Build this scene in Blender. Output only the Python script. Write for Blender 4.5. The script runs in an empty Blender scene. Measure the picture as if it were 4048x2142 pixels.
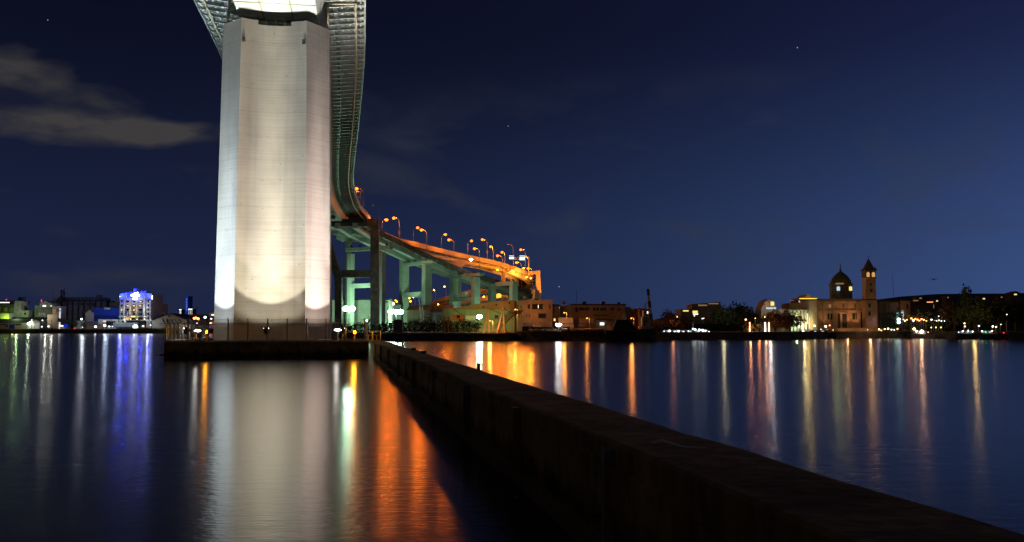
import bpy, math, random
from mathutils import Vector, Matrix, noise
random.seed(11)
S = bpy.context.scene
COL = S.collection
R = math.radians
# ------------------------------------------------------------------ camera
F = 3700.0; CX, CY = 2024.0, 1071.0; TILT = math.atan(219/F); HC = 3.0
cam = bpy.data.cameras.new('camera'); camo = bpy.data.objects.new('camera', cam); COL.objects.link(camo)
camo.location = (0, 0, HC); camo.rotation_euler = (R(90)+TILT, 0, 0)
cam.sensor_width = 36; cam.lens = F/4048*36; cam.clip_end = 6000; cam.clip_start = 0.2
S.camera = camo
# ------------------------------------------------------------------ world: late dusk sky with thin cloud
w = bpy.data.worlds.new('World'); S.world = w; w.use_nodes = True
N = w.node_tree.nodes; L = w.node_tree.links; N.clear()
def nd(t, **k):
    n = N.new(t)
    for a, b in k.items(): setattr(n, a, b)
    return n
out = nd('ShaderNodeOutputWorld'); bg = nd('ShaderNodeBackground'); L.new(bg.outputs[0], out.inputs[0])
tc = nd('ShaderNodeTexCoord'); sep = nd('ShaderNodeSeparateXYZ'); L.new(tc.outputs['Generated'], sep.inputs[0])
def mr(src, a, b, c=0.0, d=1.0, st=None):
    m = nd('ShaderNodeMapRange'); m.clamp = True
    if st: m.interpolation_type = st
    m.inputs[1].default_value = a; m.inputs[2].default_value = b; m.inputs[3].default_value = c; m.inputs[4].default_value = d
    L.new(src, m.inputs[0]); return m.outputs[0]
def mixc(f, a, b):
    m = nd('ShaderNodeMix', data_type='RGBA')
    L.new(f, m.inputs[0])
    for i, v in ((6, a), (7, b)):
        if isinstance(v, tuple): m.inputs[i].default_value = v+(1,)
        else: L.new(v, m.inputs[i])
    return m.outputs[2]
def math_(op, a, b):
    m = nd('ShaderNodeMath', operation=op)
    for i, v in ((0, a), (1, b)):
        if isinstance(v, float): m.inputs[i].default_value = v
        else: L.new(v, m.inputs[i])
    return m.outputs[0]
fx0 = mr(sep.outputs[0], -0.47, 0.47); fx = math_('POWER', fx0, 2.7)
fz = mr(sep.outputs[2], 0.0, 0.33)
bottom = mixc(fx, (.0115, .0180, .054), (.037, .072, .198))
topc = mixc(fx, (.0030, .0042, .0135), (.0090, .0128, .050))
grad = mixc(mr(fz, 0, 1, 0, 1, 'SMOOTHSTEP'), bottom, topc)
skyt = nd('ShaderNodeTexSky', sky_type='NISHITA'); skyt.sun_disc = False; skyt.sun_elevation = R(-5); skyt.sun_rotation = R(75)
add = nd('ShaderNodeMix', data_type='RGBA', blend_type='ADD'); add.inputs[0].default_value = 0.01
L.new(grad, add.inputs[6]); L.new(skyt.outputs[0], add.inputs[7])
mp = nd('ShaderNodeMapping'); mp.inputs['Scale'].default_value = (4.2, 4.2, 10.5); mp.inputs['Location'].default_value = (.55, .1, .25)
L.new(tc.outputs['Generated'], mp.inputs[0])
nz = nd('ShaderNodeTexNoise'); nz.inputs['Scale'].default_value = 1.5; nz.inputs['Detail'].default_value = 7; nz.inputs['Roughness'].default_value = .5
nz.inputs['Distortion'].default_value = .35
L.new(mp.outputs[0], nz.inputs[0])
def lump(cx_, cz_, sx_, sz_):
    a = math_('POWER', math_('MULTIPLY', math_('SUBTRACT', sep.outputs[0], cx_), 1/sx_), 2.0); b = math_('POWER', math_('MULTIPLY', math_('SUBTRACT', sep.outputs[2], cz_), 1/sz_), 2.0)
    return math_('EXPONENT', math_('MULTIPLY', math_('ADD', a, b), -1.0), 0.0)
lumps = math_('ADD', math_('ADD', lump(-.47, .232, .075, .028), lump(-.40, .190, .11, .016)), math_('ADD', lump(-.385, .222, .035, .014), math_('ADD', lump(-.33, .195, .10, .010), math_('MULTIPLY', math_('ADD', lump(-.42, .128, .10, .006), lump(-.38, .090, .09, .009)), .62))))
cl = mr(math_('ADD', nz.outputs[0], math_('MULTIPLY', lumps, .27)), .57, .84)
left = mr(sep.outputs[0], -.22, -.33)
band = math_('MULTIPLY', mr(sep.outputs[2], .06, .17, .25, 1), mr(sep.outputs[2], .315, .25))
heavy = math_('MULTIPLY', math_('MULTIPLY', left, band), cl)
thin = math_('MULTIPLY', math_('MULTIPLY', mr(nz.outputs[0], .52, .75), mr(sep.outputs[2], .02, .1)), mr(sep.outputs[2], .27, .2, 0, .5))
c1 = mixc(thin, add.outputs[2], (.035, .04, .055))
nz2 = nd('ShaderNodeTexNoise'); nz2.inputs['Scale'].default_value = 3; nz2.inputs['Detail'].default_value = 8; L.new(mp.outputs[0], nz2.inputs[0])
c2 = mixc(math_('MULTIPLY', math_('MULTIPLY', heavy, 1.5), mr(nz2.outputs[0], .38, .62, .15, 1.1)), c1, (.046, .043, .045))
# unseen town glow behind the viewer, put into the sky to warm front faces
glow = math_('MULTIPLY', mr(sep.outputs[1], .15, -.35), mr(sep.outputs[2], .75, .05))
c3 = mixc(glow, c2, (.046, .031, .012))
# a few faint stars
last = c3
cosT, sinT = math.cos(TILT), math.sin(TILT)
for (px, py) in ((189, 79), (3152, 188), (1475, 811), (2009, 498), (2210, 1133)):
    v = -(py-CY)/F; d = Vector(((px-CX)/F, cosT-sinT*v, sinT+cosT*v)).normalized()
    dot = nd('ShaderNodeVectorMath', operation='DOT_PRODUCT'); nrm = nd('ShaderNodeVectorMath', operation='NORMALIZE')
    L.new(tc.outputs['Generated'], nrm.inputs[0]); L.new(nrm.outputs[0], dot.inputs[0]); dot.inputs[1].default_value = d
    ss = mr(dot.outputs['Value'], 1-1.6e-7, 1-2e-8, 0, .5)
    last = mixc(ss, last, (.7, .75, .9))
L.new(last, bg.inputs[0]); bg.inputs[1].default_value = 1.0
S.view_settings.view_transform = 'Standard'; S.view_settings.look = 'None'; S.view_settings.exposure = 0; S.view_settings.gamma = 1
cy = S.cycles
cy.use_denoising = True; cy.max_bounces = 5; cy.diffuse_bounces = 2; cy.glossy_bounces = 3; cy.transparent_max_bounces = 12
cy.sample_clamp_indirect = 3.0; cy.sample_clamp_direct = 0; cy.caustics_reflective = False; cy.caustics_refractive = False
cy.use_light_tree = True; cy.use_adaptive_sampling = False

# ------------------------------------------------------------------ lamps helpers
def aim(o, d): o.rotation_euler = Vector(d).to_track_quat('-Z', 'Y').to_euler()
def spot(loc, target, power, cone, blend, col, rad=.15, parent=None):
    l = bpy.data.lights.new('spot_light', 'SPOT'); l.energy = power; l.spot_size = R(cone); l.spot_blend = blend; l.color = col; l.shadow_soft_size = rad
    o = bpy.data.objects.new('spot_light', l); COL.objects.link(o); o.location = loc; aim(o, Vector(target)-Vector(loc)); return o
def wall_washer(loc, wallpt, prm, col):
    # reflector floodlight: intensity rises towards the zenith so that the wall stays lit to its top
    E0, side, top, aim_el, half, fill = prm
    loc = Vector(loc); n = Vector(wallpt)-loc; n.z = 0; d = n.length; n.normalize(); t = Vector((-n.y, n.x, 0))
    for kind in (0, 1):
        l = bpy.data.lights.new('spot_light', 'SPOT'); l.energy = E0*d*d*4*math.pi*(1 if kind == 0 else fill); l.color = col; l.shadow_soft_size = .08
        l.spot_size = R(min(179, 2*half if kind == 0 else 126)); l.spot_blend = .22 if kind == 0 else .4
        el = R(aim_el if kind == 0 else 62); o = bpy.data.objects.new('spot_light', l); COL.objects.link(o); o.location = loc; aim(o, n*math.cos(el)+Vector((0, 0, math.sin(el))))
        if kind: l.energy *= 1; continue
        l.use_nodes = True; nt = l.node_tree; e = nt.nodes['Emission']
        def q_(op, a, b=None):
            m = nt.nodes.new('ShaderNodeMath'); m.operation = op
            for i, v in ((0, a), (1, b)):
                if v is None: continue
                if isinstance(v, (int, float)): m.inputs[i].default_value = v
                else: nt.links.new(v, m.inputs[i])
            return m.outputs[0]
        g = nt.nodes.new('ShaderNodeNewGeometry')
        def dt(v):
            m = nt.nodes.new('ShaderNodeVectorMath'); m.operation = 'DOT_PRODUCT'; nt.links.new(g.outputs['Incoming'], m.inputs[0]); m.inputs[1].default_value = v; return m.outputs['Value']
        cn = q_('MAXIMUM', q_('ABSOLUTE', dt(n)), .135); sn = q_('ABSOLUTE', dt((0, 0, 1))); lt = dt(t)
        H = q_('MULTIPLY', q_('DIVIDE', sn, cn), d)                      # height reached on the wall
        T = q_('ADD', top, q_('MULTIPLY', q_('EXPONENT', q_('MULTIPLY', q_('POWER', q_('MULTIPLY', H, 1/20.0), 2.0), -1)), 1-top))
        az = q_('POWER', q_('ABSOLUTE', q_('DIVIDE', lt, cn)), 2.0)
        A = q_('ADD', side, q_('MULTIPLY', q_('EXPONENT', q_('MULTIPLY', az, -7.0)), 1-side))
        s_ = q_('DIVIDE', q_('MULTIPLY', T, A), q_('POWER', cn, 3.0)); nt.links.new(s_, e.inputs['Strength'])
def point(loc, power, col, rad=.2):  # where no lamp body is built beside it, an unseen added fill
    l = bpy.data.lights.new('point_light', 'POINT'); l.energy = power; l.color = col; l.shadow_soft_size = rad
    o = bpy.data.objects.new('point_light', l); COL.objects.link(o); o.location = loc; return o
fill_sun = bpy.data.lights.new('fill_sun_light', 'SUN'); fill_sun.energy = .004; fill_sun.color = (.7, .8, 1); fill_sun.angle = R(8)  # faint bluish fill added over the whole scene; no moon is in view
mo = bpy.data.objects.new('fill_sun_light', fill_sun); COL.objects.link(mo); mo.rotation_euler = (R(40), 0, R(30))

# ------------------------------------------------------------------ projection: picture point -> place at distance D
def W(px, py, D):
    v = -(py-CY)/F; y = cosT-sinT*v; s = D/y
    return Vector(((px-CX)/F*s, D, HC+(sinT+cosT*v)*s))
def WZ(px, py, z):
    v = -(py-CY)/F; k = (z-HC)/(sinT+cosT*v)
    return Vector(((px-CX)/F*k, (cosT-sinT*v)*k, z))
def X(px, D, py=1270): return W(px, py, D).x
def Z(py, D): return W(CX, py, D).z
def proj(p):
    p = Vector(p)-Vector((0, 0, HC)); c = p.y*cosT+p.z*sinT; u = -p.y*sinT+p.z*cosT
    return CX+F*p.x/c, CY-F*u/c

# ------------------------------------------------------------------ materials
def mat(name, col, rough=.8, metal=0.0, var=.25, scale=.6, bump=0.0, bscale=4.0, stretch=None, spec=.3, lines=None, dark=None):
    m = bpy.data.materials.new(name); m.use_nodes = True; nt = m.node_tree; b = nt.nodes['Principled BSDF']
    b.inputs['Roughness'].default_value = rough; b.inputs['Metallic'].default_value = metal; b.inputs['Specular IOR Level'].default_value = spec
    g = nt.nodes.new('ShaderNodeNewGeometry'); mpn = nt.nodes.new('ShaderNodeMapping'); nt.links.new(g.outputs['Position'], mpn.inputs[0])
    if stretch: mpn.inputs['Scale'].default_value = stretch
    n = nt.nodes.new('ShaderNodeTexNoise'); n.inputs['Scale'].default_value = scale; n.inputs['Detail'].default_value = 6; n.inputs['Roughness'].default_value = .6
    nt.links.new(mpn.outputs[0], n.inputs[0])
    r = nt.nodes.new('ShaderNodeValToRGB'); nt.links.new(n.outputs[0], r.inputs[0])
    a = tuple(max(0, c*(1-var)) for c in col); z = tuple(min(1, c*(1+var)) for c in col)
    r.color_ramp.elements[0].position = .3; r.color_ramp.elements[1].position = .7
    r.color_ramp.elements[0].color = a+(1,); r.color_ramp.elements[1].color = z+(1,)
    src = r.outputs[0]
    if lines:      # thin darker seams every `lines` metres of height
        sx = nt.nodes.new('ShaderNodeSeparateXYZ'); nt.links.new(g.outputs['Position'], sx.inputs[0])
        for per, wid, amt in lines:
            q = nt.nodes.new('ShaderNodeMath'); q.operation = 'FRACT'; dv = nt.nodes.new('ShaderNodeMath'); dv.operation = 'DIVIDE'; dv.inputs[1].default_value = per
            nt.links.new(sx.outputs[2], dv.inputs[0]); nt.links.new(dv.outputs[0], q.inputs[0])
            lt = nt.nodes.new('ShaderNodeMath'); lt.operation = 'LESS_THAN'; lt.inputs[1].default_value = wid/per; nt.links.new(q.outputs[0], lt.inputs[0])
            ml = nt.nodes.new('ShaderNodeMath'); ml.operation = 'MULTIPLY'; ml.inputs[1].default_value = amt; nt.links.new(lt.outputs[0], ml.inputs[0])
            mx = nt.nodes.new('ShaderNodeMix'); mx.data_type = 'RGBA'; nt.links.new(ml.outputs[0], mx.inputs[0]); nt.links.new(src, mx.inputs[6])
            mx.inputs[7].default_value = tuple(c*.35 for c in col)+(1,); src = mx.outputs[2]
    nt.links.new(src, b.inputs['Base Color'])
    if bump:
        n2 = nt.nodes.new('ShaderNodeTexNoise'); n2.inputs['Scale'].default_value = bscale; n2.inputs['Detail'].default_value = 5
        nt.links.new(mpn.outputs[0], n2.inputs[0]); bp = nt.nodes.new('ShaderNodeBump'); bp.inputs['Strength'].default_value = bump; bp.inputs['Distance'].default_value = .1
        nt.links.new(n2.outputs[0], bp.inputs['Height']); nt.links.new(bp.outputs[0], b.inputs['Normal'])
    return m
def emat(name, col, s):
    m = bpy.data.materials.new(name); m.use_nodes = True; nt = m.node_tree; nt.nodes.clear()
    o = nt.nodes.new('ShaderNodeOutputMaterial'); e = nt.nodes.new('ShaderNodeEmission'); e.inputs[0].default_value = tuple(col)+(1,); e.inputs[1].default_value = s
    nt.links.new(e.outputs[0], o.inputs[0]); return m
M = {}
M['steel'] = mat('painted_steel', (.42, .47, .46), .45, 0, .12, .8)
M['steel_dark'] = mat('dark_steel', (.13, .14, .15), .5, .3, .2, 1.5)
M['galv'] = mat('galvanised', (.34, .34, .32), .4, .6, .2, 3)
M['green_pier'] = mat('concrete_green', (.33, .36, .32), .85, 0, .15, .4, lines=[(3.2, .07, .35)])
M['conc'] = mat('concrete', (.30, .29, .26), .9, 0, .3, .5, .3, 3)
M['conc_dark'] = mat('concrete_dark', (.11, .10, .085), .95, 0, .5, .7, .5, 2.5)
M['pipe'] = mat('pipe_paint', (.5, .47, .36), .5, 0, .25, 2)
M['rust'] = mat('rusty_steel', (.22, .11, .06), .8, .2, .5, 1.6, .3, 5)
M['wall_pale'] = mat('wall_pale', (.42, .41, .37), .9, 0, .15, .3, lines=[(1.1, .05, .25)])
M['wall_white'] = mat('wall_white', (.6, .6, .58), .85, 0, .12, .35)
M['wall_tan'] = mat('wall_tan', (.33, .25, .19), .9, 0, .2, .3)
M['wall_brown'] = mat('wall_brown', (.22, .16, .12), .9, 0, .25, .3)
M['wall_grey'] = mat('wall_grey', (.22, .22, .22), .9, 0, .2, .3)
M['wall_dark'] = mat('wall_dark', (.07, .07, .075), .9, 0, .3, .3)
M['wall_green'] = mat('wall_green', (.25, .3, .2), .8, 0, .2, .4, stretch=(3, 3, .3))
M['wall_blue'] = mat('wall_blue', (.015, .06, .42), .7, 0, .12, .4, stretch=(3, 3, .2))
M['wall_red'] = mat('wall_red', (.5, .10, .04), .8, 0, .2, .4)
M['roof_dark'] = mat('roof_dark', (.05, .045, .04), .9, 0, .3, .6)
M['roof_rust'] = mat('roof_rust', (.3, .14, .07), .85, 0, .35, .25, stretch=(1, 1, .5))
M['glass_dark'] = mat('glass_dark', (.02, .022, .025), .1, 0, .2, 1, spec=.6)
M['earth'] = mat('ground_earth', (.05, .047, .035), .95, 0, .4, .3, .4, 1.5)
M['rubber'] = mat('rubber', (.02, .02, .02), .85, 0, .2, 4)
M['hull'] = mat('hull_paint', (.07, .06, .07), .7, .1, .45, .8, .2, 3)
M['hull_blue'] = mat('hull_blue', (.05, .07, .13), .7, .1, .3, .8)
M['leaf'] = mat('leaf', (.06, .095, .035), .7, 0, .45, 1.2)
M['leaf_dark'] = mat('leaf_dark', (.035, .045, .02), .8, 0, .5, 1.0)
M['leaf_brown'] = mat('leaf_brown', (.13, .08, .04), .8, 0, .5, 1.0)
M['bark'] = mat('bark', (.08, .06, .045), .95, 0, .3, 3)
M['stone'] = mat('church_stone', (.36, .24, .15), .9, 0, .25, .35, .2, 2)
M['stone_dark'] = mat('church_stone_dark', (.14, .11, .09), .9, 0, .3, .4)
M['copper'] = mat('dome_copper', (.11, .12, .045), .6, 0, .4, .5)
M['cloth'] = mat('tarpaulin', (.03, .03, .035), .8, 0, .3, 1)
M['white_paint'] = mat('white_paint', (.7, .7, .68), .5, 0, .08, 1)
M['blue_paint'] = mat('blue_paint', (.02, .05, .5), .5, 0, .1, 1)
M['black'] = mat('black_paint', (.012, .012, .012), .6, 0, .1, 1)
M['red_paint'] = mat('red_paint', (.25, .02, .015), .6, 0, .2, 1)
M['asphalt'] = mat('asphalt', (.05, .05, .05), .9, 0, .2, 2)
E = {}
E['sodium'] = emat('sodium_lamp', (1, .14, .008), 6.0)
E['sodium_s'] = emat('sodium_small', (1, .2, .008), 50)
E['merc'] = emat('mercury_lamp', (.72, 1, .82), 90)
E['white'] = emat('white_lamp', (1, .97, .92), 14)
E['white_hi'] = emat('white_lamp_bright', (1, .98, .95), 60)
E['cool'] = emat('cool_lamp', (.8, .92, 1), 5)
E['win'] = emat('window_warm', (1, .75, .42), 2.2)
E['win_w'] = emat('window_white', (.95, 1, .9), 2.0)
E['win_y'] = emat('window_yellow', (1, .8, .25), 1.1)
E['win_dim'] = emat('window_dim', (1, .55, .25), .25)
E['blue'] = emat('blue_tube', (.01, .03, 1), 3.0)
E['blue_dim'] = emat('blue_tube_dim', (.01, .05, .8), .55)
E['red'] = emat('red_lamp', (1, .03, .02), 8)
E['green'] = emat('green_lamp', (.1, 1, .35), 8)
E['neon'] = emat('neon_white', (.85, 1, .98), 4)
E['sign'] = emat('sign_white', (.75, 1, .98), 1.6)
E['amber'] = emat('amber_beacon', (1, .26, .004), 16)
E['yel'] = emat('yellow_tube', (1, .8, .2), 12)

M['algae'] = mat('algae_stain', (.22, .25, .12), .9, 0, .5, 6)
M['hotel'] = mat('hotel_tile', (.42, .42, .40), .8, 0, .12, .5, lines=[(1.0, .06, .4)])
M['crown'] = mat('crown_panel', (.35, .36, .5), .5, 0, .1, .5)
M['blue_grey'] = mat('blue_grey_wall', (.03, .045, .12), .8, 0, .2, .5)
M['blue_deep'] = mat('wall_blue_deep', (.01, .035, .22), .7, 0, .12, .4)
M['leafgreen'] = mat('bin_green', (.30, .42, .12), .6, 0, .08, .5)
M['lilac'] = mat('lilac_plaster', (.35, .3, .5), .8, 0, .2, 1)
M['teal'] = mat('teal_front', (.03, .08, .09), .4, 0, .2, 1)
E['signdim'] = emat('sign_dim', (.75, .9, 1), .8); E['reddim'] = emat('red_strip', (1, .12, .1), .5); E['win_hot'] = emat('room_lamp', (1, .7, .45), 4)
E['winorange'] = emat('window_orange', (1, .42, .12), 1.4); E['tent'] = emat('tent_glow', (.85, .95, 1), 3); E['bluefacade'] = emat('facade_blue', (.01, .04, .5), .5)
M['glass_lit'] = emat('glass_lit', (.5, .65, .9), .22); E['blue_txt'] = emat('blue_text', (.25, .4, 1), .8); E['white_s'] = emat('white_small', (.92, .97, 1), 3.5); E['white_hi2'] = emat('white_medium', (.92, .97, 1), 16)
E['merc_s'] = emat('mercury_small', (.85, 1, .8), 45); E['winlamp'] = emat('warm_lamp', (1, .62, .30), 6); E['winb'] = emat('warm_bright', (1, .78, .5), 14); E['coolb'] = emat('cool_bright', (.85, .97, 1), 7)
E['sodium_s2'] = emat('sodium_far', (1, .22, .02), 25); E['green_w'] = emat('green_white', (.6, 1, .7), 18); E['pinkish'] = emat('pink_lamp', (1, .2, .12), 10); E['reddish'] = emat('reddish_lamp', (1, .25, .06), 8)
E['coolwin'] = emat('cool_window', (.6, .85, 1), .8); E['yel_s'] = emat('yellow_line', (1, .72, .08), 1.5); E['winhot2'] = emat('gallery_window', (1, .8, .5), 1.6); E['belfry'] = emat('belfry_light', (1, .55, .18), .65); E['tealwin'] = emat('teal_window', (.3, .9, .8), .5)
E['pillar_r'] = emat('pillar_glow', (1, .35, .2), 5); E['win_hot2'] = emat('pillar_white', (1, .9, .75), 5)

# pier concrete: board marks, pour joints every three metres, blow holes and runs of algae
m = bpy.data.materials.new('pier_concrete'); m.use_nodes = True; nt = m.node_tree; b = nt.nodes['Principled BSDF']; b.inputs['Roughness'].default_value = .82; b.inputs['Specular IOR Level'].default_value = .25
def q(t, **k):
    n = nt.nodes.new(t)
    for a_, b_ in k.items(): setattr(n, a_, b_)
    return n
g = q('ShaderNodeNewGeometry'); sx = q('ShaderNodeSeparateXYZ'); nt.links.new(g.outputs['Position'], sx.inputs[0])
def noise_(sc, scale, det=6, lo=.35, hi=.65, c0=0., c1=1., loc=(0, 0, 0)):
    mp_ = q('ShaderNodeMapping'); mp_.inputs['Scale'].default_value = sc; mp_.inputs['Location'].default_value = loc; nt.links.new(g.outputs['Position'], mp_.inputs[0])
    n = q('ShaderNodeTexNoise'); n.inputs['Scale'].default_value = scale; n.inputs['Detail'].default_value = det; nt.links.new(mp_.outputs[0], n.inputs[0])
    r_ = q('ShaderNodeMapRange'); r_.inputs[1].default_value = lo; r_.inputs[2].default_value = hi; r_.inputs[3].default_value = c0; r_.inputs[4].default_value = c1
    nt.links.new(n.outputs[0], r_.inputs[0]); return r_.outputs[0]
def mul(a_, b_, op='MULTIPLY'):
    n = q('ShaderNodeMath', operation=op)
    for i, v in ((0, a_), (1, b_)):
        if isinstance(v, (int, float)): n.inputs[i].default_value = v
        else: nt.links.new(v, n.inputs[i])
    return n.outputs[0]
boards = noise_((.06, .06, 5.5), 1.0, 8, .3, .7, .86, 1.02)
cloud = noise_((1, 1, .5), .35, 6, .3, .7, .80, 1.06)
runs = noise_((1.1, 1.1, .03), 1.0, 6, .54, .78, 1.0, .80)
wob = noise_((1, 1, 1), .25, 3, .3, .7, -.05, .05)
fr = mul(mul(mul(sx.outputs[2], wob, 'ADD'), 3.05, 'DIVIDE'), 0, 'ADD'); fr = mul(fr, 0, 'FRACT')
joint = mul(fr, .014, 'LESS_THAN'); jm = mul(1.0, mul(joint, mul(noise_((1, 1, 1), 1.2, 4, .4, .6, .1, .38), 1)), 'SUBTRACT')
vor = q('ShaderNodeTexVoronoi', feature='F1'); vor.inputs['Scale'].default_value = .75; nt.links.new(g.outputs['Position'], vor.inputs['Vector'])
hole = mul(1.0, mul(mul(vor.outputs['Distance'], .07, 'LESS_THAN'), .4), 'SUBTRACT')
val = mul(mul(mul(boards, cloud), mul(runs, jm)), hole)
hs = q('ShaderNodeVectorMath', operation='SCALE'); hs.inputs[0].default_value = (.47, .455, .42); nt.links.new(val, hs.inputs['Scale'])
nt.links.new(hs.outputs[0], b.inputs['Base Color'])
bp = q('ShaderNodeBump'); bp.inputs['Strength'].default_value = .35; bp.inputs['Distance'].default_value = .03; nt.links.new(val, bp.inputs['Height']); nt.links.new(bp.outputs[0], b.inputs['Normal'])
M['pier'] = m

# breakwater: weathered concrete, algae below, broken facing
m = bpy.data.materials.new('breakwater_concrete'); m.use_nodes = True; nt = m.node_tree; b = nt.nodes['Principled BSDF']; b.inputs['Roughness'].default_value = .95; b.inputs['Specular IOR Level'].default_value = .1
g = q('ShaderNodeNewGeometry'); sx = q('ShaderNodeSeparateXYZ'); nt.links.new(g.outputs['Position'], sx.inputs[0])
a1 = noise_((1, 1, 1), .55, 8, .3, .7, .45, 1.15); a2 = noise_((1, 1, .3), 3, 8, .3, .7, .6, 1.1)
wet = q('ShaderNodeMapRange'); wet.inputs[1].default_value = -.15; wet.inputs[2].default_value = .35; wet.inputs[3].default_value = .3; wet.inputs[4].default_value = 1
nt.links.new(mul(sx.outputs[2], noise_((1, 1, 1), 1.3, 5, .3, .7, -.18, .18), 'ADD'), wet.inputs[0])
hs = q('ShaderNodeVectorMath', operation='SCALE'); hs.inputs[0].default_value = (.36, .24, .095); nt.links.new(mul(mul(a1, a2), wet.outputs[0]), hs.inputs['Scale'])
nt.links.new(hs.outputs[0], b.inputs['Base Color'])
bp = q('ShaderNodeBump'); bp.inputs['Strength'].default_value = .8; bp.inputs['Distance'].default_value = .12; nt.links.new(mul(a1, a2), bp.inputs['Height']); nt.links.new(bp.outputs[0], b.inputs['Normal'])
M['breakwater'] = m

# harbour water, smoothed by small ripples whose crests lie across the view
m = bpy.data.materials.new('harbour_water'); m.use_nodes = True; nt = m.node_tree; b = nt.nodes['Principled BSDF']
b.inputs['Base Color'].default_value = (.0015, .003, .007, 1); b.inputs['Roughness'].default_value = .17; b.inputs['IOR'].default_value = 1.36
g = q('ShaderNodeNewGeometry')
r1 = noise_((.35, 1, 1), 2.4, 4, 0, 1, 0, .17); r2 = noise_((.3, 1, 1), .35, 3, 0, 1, 0, .12, (7, 3, 0)); r3 = noise_((.4, 1, 1), 9, 2, 0, 1, 0, .14)
bp = q('ShaderNodeBump'); bp.inputs['Strength'].default_value = 1; bp.inputs['Distance'].default_value = .05
nt.links.new(mul(mul(r1, r2, 'ADD'), r3, 'ADD'), bp.inputs['Height']); nt.links.new(bp.outputs[0], b.inputs['Normal'])
M['water'] = m

# chain link: crossed wires with open air between
m = bpy.data.materials.new('chain_link'); m.use_nodes = True; nt = m.node_tree; b = nt.nodes['Principled BSDF']
b.inputs['Base Color'].default_value = (.3, .3, .27, 1); b.inputs['Roughness'].default_value = .5; b.inputs['Metallic'].default_value = .4
g = q('ShaderNodeNewGeometry'); sx = q('ShaderNodeSeparateXYZ'); nt.links.new(g.outputs['Position'], sx.inputs[0])
hor = mul(sx.outputs[0], sx.outputs[1], 'ADD')
outs = []
for op in ('ADD', 'SUBTRACT'):
    f_ = mul(mul(mul(hor, sx.outputs[2], op), .11, 'DIVIDE'), 0, 'FRACT'); outs.append(mul(f_, .13, 'LESS_THAN'))
al = mul(outs[0], outs[1], 'MAXIMUM'); nt.links.new(al, b.inputs['Alpha'])
M['link'] = m

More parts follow.
